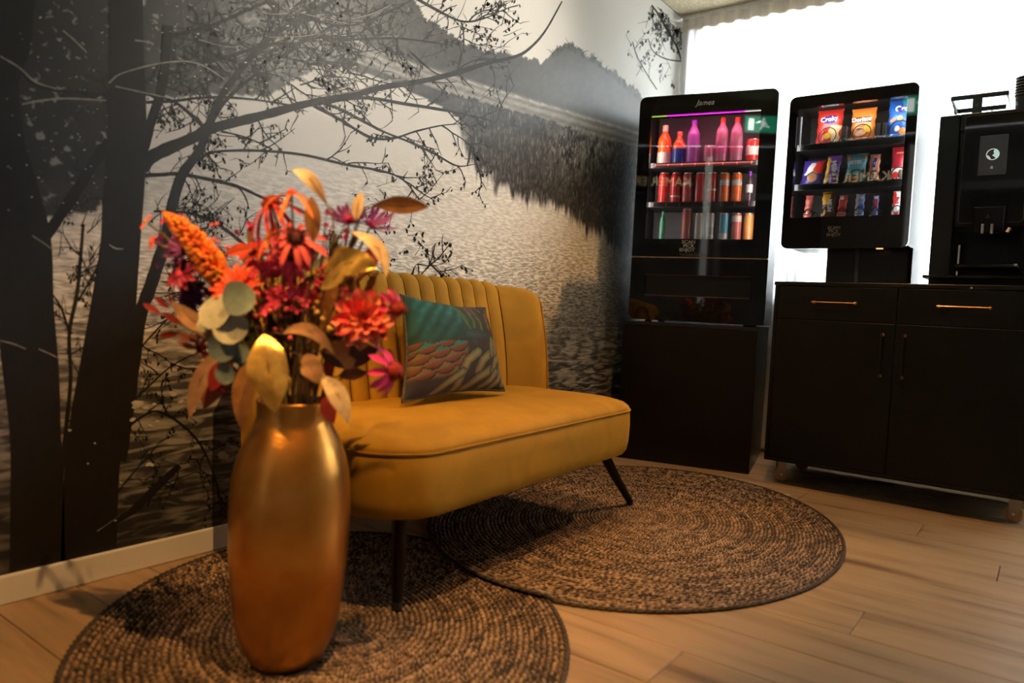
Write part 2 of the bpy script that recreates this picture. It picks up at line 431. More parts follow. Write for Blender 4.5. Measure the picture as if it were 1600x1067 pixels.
water = np.interp(PY, [100, 260, 380, 450, 520, 600, 700, 800, 900, 1100], [.80, .79, .74, .66, .54, .42, .26, .14, .08, .06])
water = water * (.93 + .14 * nf(160, 40, 61))
bank = (PY >= FB) & (PY < WB)
tb = .028 + .10 * np.clip(nf(7, 4, 63) - .45, 0, 1)
below = PY >= np.maximum(FB, WB)
tone = np.where(fm > .01, tone * (1 - fm) + np.clip(tfield, 0.03, 1) * fm, tone)
tone = np.where((PY >= FB) & (PX > 430) & ~below, tb, tone)
tone = np.where(bank, tb, tone)
tone = np.where(below, water, tone)
bush = sstep(704, 735, PX + 30 * (nf(8, 8, 71) - .5)) * sstep(-6, 6, PY - FB) * (1 - sstep(-10, 12, PY - BBr))
tbush = .020 + .16 * np.clip(nf(5, 9, 74) - .5, 0, 1) + .06 * np.clip(nf(6, 6, 73) - .4, 0, 1)
hl = np.exp(-(((PX - 915) / 55) ** 2 + ((PY - 225) / 38) ** 2))
tbush = tbush + hl * .30 * sstep(.35, .75, nf(3, 9, 75))
tone = tone * (1 - bush) + tbush * bush
# the drinks cooler's shade on the mural, painted in as a dark bank reflection
cooler_shade = sstep(930, 990, PX + 25 * (nf(15, 15, 77) - .5)) * sstep(250, 300, PY) * (1 - sstep(430, 560, PY + 60 * (nf(10, 60, 79) - .5)))
tone = tone * (1 - .9 * cooler_shade) + .02 * cooler_shade
up = (1 - sstep(480, 560, PX)) * (1 - sstep(70, 130, PY)) * (PX > 225) * 1.0
gaps = sstep(.50, .62, nf(26, 16, 81)) * sstep(330, 420, PX)
tone = tone * (1 - up) + up * (.022 + .30 * gaps * sstep(.42, .6, nf(6, 5, 83)))
lf = (1 - sstep(215, 235, PX)) * (1 - sstep(250, 360, PY + 60 * (nf(30, 30, 85) - .5)))
tone = tone * (1 - lf) + lf * .014
low = (1 - sstep(300, 420, PX)) * sstep(480, 620, PY); tone = tone * (1 - .35 * low)
rip = np.where(below, sstep(280, 520, PY), 0) * (1 - bush) * (1 - .6 * cooler_shade)
rip = np.maximum(rip, .25 * sstep(230, 300, PY) * below * (1 - bush))
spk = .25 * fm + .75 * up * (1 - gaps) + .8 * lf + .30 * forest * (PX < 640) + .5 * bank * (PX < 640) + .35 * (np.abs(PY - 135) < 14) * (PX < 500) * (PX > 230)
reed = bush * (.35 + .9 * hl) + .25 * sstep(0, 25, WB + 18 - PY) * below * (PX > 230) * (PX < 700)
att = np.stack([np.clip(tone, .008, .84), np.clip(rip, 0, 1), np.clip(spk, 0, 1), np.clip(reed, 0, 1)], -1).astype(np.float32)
me = bpy.data.meshes.new('mural_print')
idx = np.arange(ny * nz).reshape(ny, nz)
Fq = np.stack([idx[:-1, :-1], idx[1:, :-1], idx[1:, 1:], idx[:-1, 1:]], -1).reshape(-1, 4)
me.vertices.add(ny * nz); me.vertices.foreach_set('co', P3.astype(np.float32).ravel())
me.loops.add(Fq.size); me.loops.foreach_set('vertex_index', Fq.astype(np.int32).ravel())
me.polygons.add(len(Fq)); me.polygons.foreach_set('loop_start', np.arange(0, Fq.size, 4, dtype=np.int32))
me.update(); me.validate()
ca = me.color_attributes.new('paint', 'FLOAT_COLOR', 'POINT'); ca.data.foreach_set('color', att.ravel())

def mural_material():
    m, nt, b, out = nodes_of('mural_wallpaper'); L = nt.links.new
    at = N(nt, 'ShaderNodeAttribute', attribute_name='paint'); sp = N(nt, 'ShaderNodeSeparateColor')
    L(at.outputs['Color'], sp.inputs[0])
    tc = N(nt, 'ShaderNodeTexCoord')
    def noise(sc, scale, detail, rot=0.0, dist=0.0):
        mp = N(nt, 'ShaderNodeMapping'); mp.inputs['Scale'].default_value = sc; mp.inputs['Rotation'].default_value = (rot, 0, 0)
        L(tc.outputs['Object'], mp.inputs['Vector'])
        n = N(nt, 'ShaderNodeTexNoise', Scale=scale, Detail=detail, Distortion=dist); L(mp.outputs[0], n.inputs['Vector']); return n.outputs['Fac']
    def M(op, a, c):
        n = N(nt, 'ShaderNodeMath', operation=op)
        for i, v in enumerate((a, c)):
            if isinstance(v, (int, float)): n.inputs[i].default_value = v
            else: L(v, n.inputs[i])
        return n.outputs[0]
    def ramp(x, a, c):
        n = N(nt, 'ShaderNodeMapRange', interpolation_type='SMOOTHSTEP'); n.inputs[1].default_value = a; n.inputs[2].default_value = c; L(x, n.inputs[0]); return n.outputs[0]
    sx = N(nt, 'ShaderNodeSeparateXYZ'); L(tc.outputs['Object'], sx.inputs[0])
    r1 = ramp(noise((1, 24, 120), 1.0, 3, .05, .6), .34, .66)
    r2 = ramp(noise((1, 8, 46), 1.0, 4, .08, .8), .40, .68)
    wlow = ramp(sx.outputs['Z'], .95, .45)
    mixr = M('ADD', M('MULTIPLY', r1, M('SUBTRACT', 1.0, wlow)), M('MULTIPLY', r2, wlow))
    # ripple factor: between dark trough and lit crest
    fac = M('ADD', M('SUBTRACT', 1.0, sp.outputs['Green']), M('MULTIPLY', sp.outputs['Green'], M('ADD', .20, M('MULTIPLY', mixr, 1.5))))
    t = M('MULTIPLY', sp.outputs['Red'], fac)
    s1 = ramp(noise((1, 36, 46), 1.0, 3, .4, .5), .60, .70)
    t = M('ADD', t, M('MULTIPLY', M('MULTIPLY', s1, sp.outputs['Blue']), .22))
    s2 = ramp(noise((1, 95, 28), 1.0, 4, .15, .8), .52, .68)
    t = M('ADD', t, M('MULTIPLY', M('MULTIPLY', s2, at.outputs['Alpha']), .34))
    g = noise((1, 1, 1), 260.0, 2)
    t = M('MULTIPLY', t, M('ADD', .9, M('MULTIPLY', g, .2)))
    cb = N(nt, 'ShaderNodeCombineColor'); L(t, cb.inputs[0]); L(M('MULTIPLY', t, .98), cb.inputs[1]); L(M('MULTIPLY', t, .94), cb.inputs[2])
    L(cb.outputs[0], b.inputs['Base Color'])
    b.inputs['Roughness'].default_value = .42; b.inputs['Specular IOR Level'].default_value = .45
    return m
wl = struct(MB().box(-.1, -.003, RY0 - .1, RY1 + .12, -.05, RH + .1).build('wall_left', PLASTER))
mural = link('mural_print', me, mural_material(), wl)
mural['label'] = 'black and white lake photograph printed on wallpaper'

INK = pm('mural_ink_dark', (.010, .009, .0085), .46, spec=.32, var=.15, scale=40)
INK_MID = pm('mural_ink_grey', (.05, .048, .044), .46, spec=.32, var=.2, scale=40)
INK_PALE = pm('mural_ink_pale', (.26, .245, .215), .46, spec=.32, var=.25, scale=60)
def catmull(P, k=5):
    P = [np.array(p, float) for p in P]; Q = [P[0] * 2 - P[1]] + P + [P[-1] * 2 - P[-2]]; out = []
    for i in range(1, len(Q) - 2):
        for j in range(k):
            t = j / k
            out.append(.5 * ((2 * Q[i]) + (-Q[i - 1] + Q[i + 1]) * t + (2 * Q[i - 1] - 5 * Q[i] + 4 * Q[i + 1] - Q[i + 2]) * t * t + (-Q[i - 1] + 3 * Q[i] - 3 * Q[i + 1] + Q[i + 2]) * t ** 3))
    out.append(P[-1]); return out
def wallpt(q, dx): 
    p = onplane(q[0], q[1], 0, 0.0); return (dx, float(np.clip(p[1], RY0 + .002, RY1)), float(np.clip(p[2], .0, RH)))
def ribbon(mb, pts, w, dx=.0008, k=5, jit=0.0):
    """a printed stroke: photograph points (x, y) and widths, laid flat on the wall"""
    if not hasattr(w, '__len__'): w = [w] * len(pts)
    Q = catmull([(p[0], p[1], ww) for p, ww in zip(pts, w)], k)
    V = []; n = len(Q)
    for i, q in enumerate(Q):
        t = Q[min(i + 1, n - 1)][:2] - Q[max(i - 1, 0)][:2]; l = math.hypot(*t) or 1
        nn = np.array([-t[1], t[0]]) / l; h = q[2] / 2 * (1 + jit * (rnd.random() - .5))
        V += [wallpt(q[:2] - nn * h, dx), wallpt(q[:2] + nn * h, dx)]
    mb.add(V, [(2 * i, 2 * i + 1, 2 * i + 3, 2 * i + 2) for i in range(n - 1)])
    return Q
BR = [  # boughs of the printed trees: points in the photograph, widths
    ([(262, 40), (254, 130), (236, 190), (222, 235), (205, 265)], [16, 15, 15, 18, 22]),
    ([(222, 262), (240, 243), (300, 216), (330, 201), (400, 183), (480, 162), (540, 151), (600, 136), (658, 127), (712, 114), (760, 99), (806, 88), (828, 75), (852, 48), (878, 2)], [24, 22, 18, 17, 15, 12, 11, 9, 8, 9, 6, 5, 4, 3, 2]),
    ([(186, 720), (200, 630), (216, 505), (236, 444), (256, 380), (268, 325), (284, 274), (312, 235), (324, 200), (345, 152), (385, 98), (430, 52), (490, 20), (540, -15)], [22, 22, 22, 20, 19, 17, 16, 13, 12, 11, 10, 9, 7, 6]),
    ([(300, 245), (322, 210), (350, 160), (400, 115)], [6, 6, 6, 4]),
    ([(222, 274), (252, 273), (280, 272), (330, 281), (370, 291), (400, 304), (430, 318)], [7, 6, 6, 5, 5, 4, 3]),
    ([(178, 137), (225, 147), (265, 156), (290, 172), (322, 203)], [4, 4, 4, 5, 5]),
    ([(228, 160), (270, 158), (310, 153), (350, 152), (400, 156), (450, 164)], [5, 5, 4, 4, 3, 3]),
    ([(310, 250), (332, 238), (380, 235), (430, 237), (480, 243), (540, 257), (600, 268), (632, 283), (655, 312)], [5, 4, 4, 4, 4, 4, 3, 2, 1.5]),
    ([(345, 205), (385, 215), (425, 233)], [3, 2, 2]),
    ([(-30, 80), (0, 92), (30, 110), (55, 132), (90, 142), (170, 148)], [5, 6, 6, 6, 4, 3]),
    ([(70, 372), (86, 348), (118, 300), (148, 252), (170, 220)], [18, 18, 18, 18, 16]),
    ([(130, 350), (126, 400), (120, 460), (108, 520), (110, 590), (104, 660), (96, 740)], [4, 5, 6, 6, 6, 7, 7]),
    ([(78, 455), (95, 480), (108, 520)], [2, 3, 4]), ([(160, 400), (145, 430), (122, 470)], [2, 3, 4]),
    ([(508, 162), (530, 156), (574, 153), (631, 162), (699, 173), (750, 184), (775, 192)], [6, 6, 5, 5, 4, 2, 1]),
    ([(500, 160), (530, 170), (565, 188), (600, 206), (640, 222), (680, 241), (714, 259), (745, 256)], [4, 4, 4, 3, 3, 3, 2, 1]),
    ([(490, 165), (530, 186), (575, 213), (610, 217), (650, 205), (690, 196), (726, 193)], [5, 4, 4, 3, 3, 2, 1]),
    ([(480, 30), (545, 40), (600, 22), (640, 2)], [3, 3, 3, 2]),
    ([(640, -8), (690, 20), (720, 33), (745, 32), (780, 20)], [5, 4, 3, 3, 1]),
    ([(640, 80), (690, 118), (740, 95), (790, 98)], [2, 2, 2, 1]),
    ([(440, 90), (480, 60), (540, 62), (620, 60), (700, 70)], [5, 4, 4, 3, 2]),
    ([(300, 100), (350, 90), (420, 70), (470, 66), (520, 40)], [7, 6, 5, 4, 3]),
    ([(255, 60), (330, 40), (400, 10), (450, -10)], [7, 6, 5, 4]),
    ([(240, 330), (290, 332), (330, 345), (370, 372), (400, 400)], [3, 4, 4, 4, 3]),
    ([(205, 560), (240, 520), (280, 480), (310, 452)], [2.5, 2.5, 2, 1]),
    ([(195, 640), (230, 605), (270, 570), (320, 545)], [3, 2.5, 2, 1]),
    ([(188, 680), (215, 655), (245, 642), (280, 660), (310, 690), (330, 730), (345, 780)], [3, 3, 2.5, 3, 3, 2.5, 2]),
    ([(182, 770), (215, 730), (250, 690)], [2.5, 2, 1]),
    ([(152, 832), (180, 815), (215, 790), (245, 760), (280, 727)], [3, 8, 12, 12, 9]),
    ([(680, 380), (672, 410), (655, 432)], [1.5, 1.5, 2]), ([(640, 432), (652, 412), (655, 436)], [1.2, 1.2, 1.2]),
    ([(1018, 8), (1030, 25), (1044, 50), (1058, 75), (1064, 95)], [2, 3, 3, 3, 2]),
    ([(988, 65), (996, 90), (1010, 115), (1026, 140)], [1, 1.5, 1.5, 1.5]),
    ([(1012, 60), (1020, 80), (1040, 92), (1064, 96)], [1, 1.5, 2, 2]),
]
trunk = MB()
ribbon(trunk, [(0, -60), (0, 60), (-8, 130), (-2, 220), (10, 300), (28, 380), (38, 480), (48, 580), (55, 680), (58, 780), (58, 980)], [110, 100, 76, 80, 100, 104, 92, 88, 80, 84, 90])
trunk.build('trunk_print', INK, wl)
trunk = MB()
ribbon(trunk, [(196, -50), (197, 60), (198, 140), (198, 220), (193, 300), (188, 380), (178, 470), (168, 560), (152, 660), (142, 760), (136, 960)], [52, 54, 58, 62, 64, 62, 70, 82, 86, 86, 88])
trunk.build('trunk_print', INK, wl)
bough = MB(); paths = []
for i_, (pts, w) in enumerate(BR): paths.append((ribbon(bough, pts, w, .0011 + .00002 * i_, 6, .15), w))
bough.build('branch_print', INK, wl)
# pale rims of light along some boughs
rim = MB()
for pts, w in [([(170, 130), (185, 117), (215, 107), (250, 99), (290, 96), (320, 104), (350, 124)], 2.6), ([(0, 88), (30, 106), (55, 128), (88, 139)], 2.6), ([(34, 163), (60, 158), (100, 154), (165, 157)], 3),
               ([(180, 135), (225, 145), (262, 153)], 2), ([(310, 62), (350, 73), (380, 72)], 1.6), ([(152, 830), (180, 811), (210, 788), (234, 770)], 2.2), ([(262, 742), (270, 732), (278, 724)], 2),
               ([(210, 63), (232, 66), (240, 70)], 2.5), ([(98, 48), (115, 62), (135, 82)], 2), ([(480, 154), (520, 146), (555, 143), (600, 128), (655, 121)], 1.6),
               ([(0, 532), (20, 537), (40, 545)], 2.2), ([(60, 545), (78, 553), (92, 560)], 1.8), ([(170, 382), (180, 388), (192, 389)], 2), ([(50, 368), (65, 378), (82, 390)], 2),
               ([(550, 30), (580, 22), (610, 8)], 1.5), ([(460, 18), (500, 28), (545, 38)], 1.3), ([(396, 15), (420, 22), (450, 22)], 1.6), ([(420, 58), (470, 57), (500, 52)], 1.5)]:
    ribbon(rim, pts, w, .0016, 4, .5)
rim.build('highlight_print', INK_PALE, wl)
# twigs and buds
tw = MB(); tg = MB()
def bud(mb, x, y, a, s, dx):
    V = []
    for k in range(6):
        q = 2 * math.pi * k / 6; u, v = s * math.cos(q), s * .5 * math.sin(q)
        V.append(wallpt((x + u * math.cos(a) - v * math.sin(a), y + u * math.sin(a) + v * math.cos(a)), dx))
    mb.add(V, [tuple(range(6))])
def twig(mb, x, y, a, L, w, depth, dx, buds):
    n = max(3, int(L / 9)); pts = [(x, y)]; c = rnd.uniform(-.16, .16)
    for i in range(n):
        a += c + rnd.uniform(-.22, .22); x += math.cos(a) * L / n; y += math.sin(a) * L / n; pts.append((x, y))
        if depth and rnd.random() < .45:
            twig(mb, x, y, a + rnd.choice((-1, 1)) * rnd.uniform(.5, 1.1), L * rnd.uniform(.3, .55), w * .7, depth - 1, dx, buds)
        if rnd.random() < buds: bud(mb, x + rnd.uniform(-3, 3), y + rnd.uniform(0, 5), rnd.uniform(.8, 2.2), rnd.uniform(2.2, 3.8), dx)
    ribbon(mb, pts, [w * (1 - .6 * i / n) for i in range(n + 1)], dx - rnd.random() * .0004, 2)
for Q, w in paths:
    for q in Q[3::3]:
        if 60 < q[0] < 790 and q[2] < 19 and rnd.random() < .66:
            i = rnd.choice((-1, 1)); a = rnd.uniform(.2, 1.3) * i
            twig(tw, q[0], q[1], a if rnd.random() < .8 else a + math.pi, rnd.uniform(22, 75), rnd.uniform(1.6, 2.8), 2, .001, .35)
for k in range(70):   # tangle of twigs above the water
    twig(tw, rnd.uniform(250, 560), rnd.uniform(0, 140), rnd.uniform(-.5, .9), rnd.uniform(40, 110), rnd.uniform(1.5, 3.6), 2, .001, .1)
for k in range(34):
    twig(tw, rnd.uniform(228, 330), rnd.uniform(330, 480), rnd.uniform(-1.4, .5), rnd.uniform(30, 80), rnd.uniform(1.2, 2.2), 2, .001, .2)
for k in range(16):
    twig(tw, rnd.uniform(85, 150), rnd.uniform(330, 600), rnd.uniform(-2.6, -.6), rnd.uniform(30, 80), rnd.uniform(1.4, 2.6), 1, .001, 0)
for k in range(30):
    twig(tw, rnd.uniform(500, 660), rnd.uniform(290, 420), rnd.uniform(-1.6, 1.6), rnd.uniform(12, 30), 1.1, 1, .001, .5)
for k in range(26):
    twig(tw, rnd.uniform(640, 800), rnd.uniform(10, 90), rnd.uniform(-1.5, .2), rnd.uniform(20, 55), 1.3, 1, .001, .4)
tw.build('twig_print', INK, wl)['kind'] = 'stuff'
for k in range(46):
    x = rnd.uniform(1016, 1064); twig(tg, x, rnd.uniform(0, 30) + (x - 1016) * .9, rnd.uniform(.4, 2.2), rnd.uniform(10, 34), 1.2, 1, .001, .35)
for k in range(22):
    twig(tg, rnd.uniform(985, 1060), rnd.uniform(70, 140), rnd.uniform(-2.4, -.7), rnd.uniform(10, 28), .9, 1, .001, .2)
for k in range(60):
    x = rnd.uniform(862, 1000); twig(tg, x, float(np.interp(x, [862, 885, 930, 1000], [92, 76, 100, 158])), rnd.uniform(-2.0, -1.0), rnd.uniform(6, 16), 1.0, 1, .001, 0)
tg.build('twig_print', INK_MID, wl)['kind'] = 'stuff'
# sun glints on the printed water
gl = MB()
for x, y, s in [(213, 633, 11), (228, 637, 6), (205, 654, 7), (234, 724, 9), (235, 665, 4), (245, 658, 4), (350, 712, 12), (108, 672, 4), (268, 615, 7), (222, 595, 4), (282, 627, 6), (300, 642, 5), (240, 631, 4), (262, 580, 6), (148, 692, 2.5), (137, 724, 2.5), (189, 754, 3), (180, 813, 3)]:
    for k in range(3): bud(gl, x + rnd.uniform(-.4, .4) * s, y + rnd.uniform(-.3, .3) * s, rnd.uniform(-.6, .3), s * rnd.uniform(.5, .9), .0014 + .0002 * k)
for k in range(40):
    bud(gl, rnd.uniform(5, 165), rnd.uniform(10, 330), rnd.uniform(-.5, .8), rnd.uniform(1, 2.6), .0014)
for k in range(80):
    bud(gl, rnd.uniform(235, 560), rnd.uniform(5, 150), rnd.uniform(-.5, .8), rnd.uniform(1, 2.8), .0015)
gl.build('glint_print', pm('mural_ink_white', (.5, .48, .43), .46, spec=.32, var=.2, scale=60), wl)['kind'] = 'stuff'
# ------------------------------------------------------------------ sheer curtain in front of the window
def curtain_mat():
    m = bpy.data.materials.new('sheer_curtain'); m.use_nodes = True; nt = m.node_tree; nt.nodes.remove(nt.nodes['Principled BSDF'])
    tc = N(nt, 'ShaderNodeTexCoord'); mp = N(nt, 'ShaderNodeMapping'); mp.inputs['Scale'].default_value = (400, 1, 400)
    nz = N(nt, 'ShaderNodeTexNoise', Scale=1.0, Detail=2.0); rp = N(nt, 'ShaderNodeValToRGB')
    rp.color_ramp.elements[0].color = (.84, .83, .82, 1); rp.color_ramp.elements[1].color = (.93, .92, .91, 1)
    nt.links.new(tc.outputs['Object'], mp.inputs[0]); nt.links.new(mp.outputs[0], nz.inputs[0]); nt.links.new(nz.outputs[0], rp.inputs[0])
    tl = N(nt, 'ShaderNodeBsdfTranslucent'); df = N(nt, 'ShaderNodeBsdfDiffuse'); mx = N(nt, 'ShaderNodeMixShader'); mx.inputs[0].default_value = .30
    nt.links.new(rp.outputs[0], tl.inputs[0]); nt.links.new(rp.outputs[0], df.inputs[0])
    nt.links.new(tl.outputs[0], mx.inputs[1]); nt.links.new(df.outputs[0], mx.inputs[2]); nt.links.new(mx.outputs[0], nt.nodes['Material Output'].inputs[0])
    return m
CURT = curtain_mat()
cur = thing('sheer_curtain', 'white sheer pleated curtain glowing in front of the window', 'curtain', (.02, YCUR, .03))
def pleat(x, z):
    """depth of the cloth: tight pinch pleats at the head, softer folds lower down"""
    a = .014 + .012 * smooth01((2.55 - z) / .6)
    ph = x / .098 * 2 * math.pi + .5 * math.sin(x * 5.1) + .35 * math.sin(x * 2.3 + z * .8)
    s = math.sin(ph); s = math.copysign(abs(s) ** (.55 + .4 * smooth01((2.5 - z) / .5)), s)
    return a * s + .008 * math.sin(x * 3.7 + z * 1.3)
G = []
for i in range(1000):
    x = 4.12 * i / 999
    G.append([(x, pleat(x, z), z - .03) for z in (.03, .25, .5, .8, 1.1, 1.4, 1.7, 2.0, 2.2, 2.35, 2.45, 2.52, 2.56, 2.60)])
MB().grid(G).build('cloth', CURT, cur, True)
HEAD = pm('curtain_header_tape', (.80, .74, .69), .9, var=.05, scale=80)
G = []
for i in range(1000):
    x = 4.12 * i / 999
    G.append([(x, pleat(x, 2.56) - .0025, z - .03) for z in (2.535, 2.60)])
MB().grid(G).build('header_tape', HEAD, cur, True)
rail = MB().box(0, 4.12, -.012, .012, 2.572, 2.60, .003, 1).build('curtain_rail', pm('white_rail', (.7, .68, .64), .4), cur)

# ------------------------------------------------------------------ braided rugs
def rug_mat(name, a, b_, c_):
    m, nt, b, out = nodes_of(name); L = nt.links.new
    at = N(nt, 'ShaderNodeAttribute', attribute_name='braid'); sp = N(nt, 'ShaderNodeSeparateColor'); L(at.outputs['Color'], sp.inputs[0])
    tc = N(nt, 'ShaderNodeTexCoord')
    n1 = N(nt, 'ShaderNodeTexNoise', Scale=150.0, Detail=2.0); L(tc.outputs['Object'], n1.inputs['Vector'])
    ad = N(nt, 'ShaderNodeMath', operation='MULTIPLY_ADD'); ad.inputs[1].default_value = .55; L(n1.outputs['Fac'], ad.inputs[0]); L(sp.outputs['Red'], ad.inputs[2])
    rp = N(nt, 'ShaderNodeValToRGB'); e = rp.color_ramp.elements
    e[0].position = .42; e[0].color = (*a, 1); e[1].position = .86; e[1].color = (*c_, 1); x = e.new(.62); x.color = (*b_, 1)
    L(ad.outputs[0], rp.inputs['Fac']); L(rp.outputs[0], b.inputs['Base Color'])
    b.inputs['Roughness'].default_value = .9; b.inputs['Specular IOR Level'].default_value = .2
    n2 = N(nt, 'ShaderNodeTexNoise', Scale=260.0, Detail=3.0); L(tc.outputs['Object'], n2.inputs['Vector'])
    bp = N(nt, 'ShaderNodeBump', Strength=.6, Distance=.003); L(n2.outputs['Fac'], bp.inputs['Height']); L(bp.outputs[0], b.inputs['Normal'])
    return m
RUGM = rug_mat('braided_jute', (.028, .022, .020), (.19, .125, .080), (.47, .31, .20))
R1 = dict(c=(.771, 2.514), a=.922, b=.72, ang=math.atan2(-.986, .166))
R2 = dict(c=(.667, 1.146), a=.675, b=.544, ang=math.atan2(.705, -.709))
def in_ell(x, y, r, grow=0.0):
    dx, dy = x - r['c'][0], y - r['c'][1]; c, s = math.cos(r['ang']), math.sin(r['ang'])
    return math.hypot((dx * c + dy * s) / (r['a'] + grow), (-dx * s + dy * c) / (r['b'] + grow))
def make_rug(name, label, r, lift, seed):
    rg = random.Random(seed); t = thing(name, label, 'rug', (r['c'][0], r['c'][1], 0.0))
    pitch = .0165; rings = int(r['a'] / pitch); prof = ((0, 0.0), (.25, .72), (.5, 1.0), (.75, .72)); H = .0085
    V = []; F = []; A = []; n = 540; c, s = math.cos(r['ang']), math.sin(r['ang'])
    rows = 0
    for k in range(rings, 0, -1):
        base = rg.uniform(-.035, .035) + (.025 if (k // 3) % 2 else -.02)
        tone_seq = [rg.random() for _ in range(n)]
        for f, h in prof:
            sc = (k - f) / rings
            for j in range(n):
                q = 2 * math.pi * j / n
                lx, ly = r['a'] * sc * math.cos(q), r['b'] * sc * math.sin(q)
                x, y = lx * c - ly * s, lx * s + ly * c
                per = k * .30; ph = q * n * .5 * min(1, k / rings) + per
                z = .0012 + H * h * (.86 + .14 * math.sin(ph))
                if k == rings and f == 0: z = 0.0006
                z += lift(x + r['c'][0], y + r['c'][1])
                V.append((x, y, z))
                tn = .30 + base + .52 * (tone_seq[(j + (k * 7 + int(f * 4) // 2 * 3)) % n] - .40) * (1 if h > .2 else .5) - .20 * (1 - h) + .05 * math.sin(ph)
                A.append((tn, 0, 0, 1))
            rows += 1
    V.append((0, 0, .007 + lift(*r['c']))); A.append((.12, 0, 0, 1))
    for i in range(rows - 1):
        for j in range(n): F.append((i * n + j, i * n + (j + 1) % n, (i + 1) * n + (j + 1) % n, (i + 1) * n + j))
    for j in range(n): F.append(((rows - 1) * n + j, (rows - 1) * n + (j + 1) % n, len(V) - 1))
    me = bpy.data.meshes.new('braid'); me.from_pydata(V, [], F); me.update()
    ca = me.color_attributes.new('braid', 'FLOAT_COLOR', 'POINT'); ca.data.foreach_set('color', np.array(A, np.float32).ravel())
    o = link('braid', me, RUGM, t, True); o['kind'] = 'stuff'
    # thick border braid of twisted strands
    mbb = MB(); m = 520
    for st in range(2):
        pts = []
        for j in range(m):
            q = 2 * math.pi * j / m; ph = q * 95 + st * math.pi
            lx, ly = (r['a'] + .003 + .0035 * math.cos(ph)) * math.cos(q), (r['b'] + .003 + .0035 * math.cos(ph)) * math.sin(q)
            x, y = lx * c - ly * s, lx * s + ly * c
            pts.append((x, y, .0062 + .002 * math.sin(ph) + lift(x + r['c'][0], y + r['c'][1])))
        mbb.ring(pts, .0042, 5)
    mbb.build('border_braid', pm('dark_border_braid', (.06, .045, .036), .9, var=.6, scale=120), t, True)
    return t
make_rug('braided_rug', 'oval braided jute rug under the gold vase, lower of the two rugs', R2, lambda x, y: 0.0, 3)
make_rug('braided_rug', 'large round braided jute rug under sofa end, lapping over the other rug', R1,
         lambda x, y: .0105 * smooth01((1.06 - in_ell(x, y, R2)) / .07), 4)

# ------------------------------------------------------------------ mustard velvet sofa
def velvet(name, col):
    m, nt, b, out = nodes_of(name); L = nt.links.new
    tc = N(nt, 'ShaderNodeTexCoord'); n1 = N(nt, 'ShaderNodeTexNoise', Scale=7.0, Detail=4.0, Distortion=.8); L(tc.outputs['Object'], n1.inputs['Vector'])
    n2 = N(nt, 'ShaderNodeTexNoise', Scale=420.0, Detail=2.0); L(tc.outputs['Object'], n2.inputs['Vector'])
    rp = N(nt, 'ShaderNodeValToRGB'); e = rp.color_ramp.elements; e[0].position = .3; e[1].position = .7
    e[0].color = (*[c * .84 for c in col], 1); e[1].color = (*[c * 1.1 for c in col], 1)
    L(n1.outputs['Fac'], rp.inputs['Fac']); L(rp.outputs[0], b.inputs['Base Color'])
    b.inputs['Roughness'].default_value = .75; b.inputs['Specular IOR Level'].default_value = .25
    b.inputs['Sheen Weight'].default_value = .3; b.inputs['Sheen Roughness'].default_value = .35; b.inputs['Sheen Tint'].default_value = (*[min(1, c * 1.3) for c in col], 1)
    bp = N(nt, 'ShaderNodeBump', Strength=.12, Distance=.002); L(n2.outputs['Fac'], bp.inputs['Height']); L(bp.outputs[0], b.inputs['Normal'])
    return m
VELVET = velvet('mustard_velvet', (.40, .206, .0135))
PIPE = velvet('mustard_piping', (.36, .18, .014))
LEGB = pm('black_tapered_wood', (.004, .0035, .0035), .25, spec=.3, var=.2, scale=14)
SROT = math.radians(3.0)
sofa = thing('loveseat', 'mustard yellow velvet loveseat with channelled back and black tapered legs', 'sofa', (.785, 1.865, 0), SROT)
# local frame: x forward (away from the mural), y along the sofa, origin under the middle of the front edge
HL = .685
def plan(inset, nseg=14):
    """seat outline, counter-clockwise, big round front corners"""
    P = []
    x1, x0, h = -inset, -.60 + inset * .3, HL - inset
    for cx, cy, r, a0 in ((x1 - .15, -h + .15, .15, -90), (x1 - .15, h - .15, .15, 0), (x0 + .06, h - .06, .06, 90), (x0 + .06, -h + .06, .06, 180)):
        for k in range(nseg + 1):
            a = math.radians(a0 + 90 * k / nseg); P.append((cx + r * math.cos(a), cy + r * math.sin(a)))
    # front edge: bowed slightly forward in the middle
    return [(x + .022 * (1 - (y / HL) ** 2) * smooth01((x + .3) / .3), y) for x, y in P]
layers = [(.030, .252), (.012, .256), (.004, .270), (.0, .30), (-.002, .36), (0, .405), (.004, .414), (.001, .420), (.004, .430), (.016, .442), (.045, .452), (.10, .460), (.17, .465), (.25, .467)]
V = []; F = []; n = len(plan(0))
for ins, z in layers: V += [(x, y, z) for x, y in plan(ins)]
for i in range(len(layers) - 1):
    for k in range(n): F.append((i * n + k, i * n + (k + 1) % n, (i + 1) * n + (k + 1) % n, (i + 1) * n + k))
F.append(tuple(range(n))[::-1]); F.append(tuple((len(layers) - 1) * n + k for k in range(n)))
seat = MB().add(V, F).build('seat', VELVET, sofa, True)
MB().ring([(x, y, .4165) for x, y in plan(.0)], .0036, 6).build('piping', PIPE, seat, True)
for sy in (-.555, .545):
    MB().tube([plan(0)[0][0:1] + (0, 0) if False else (.0015 - .012, sy + .0, z) for z in (.256, .3, .36, .412)], .0022, 5).build('seam', PIPE, seat, True)
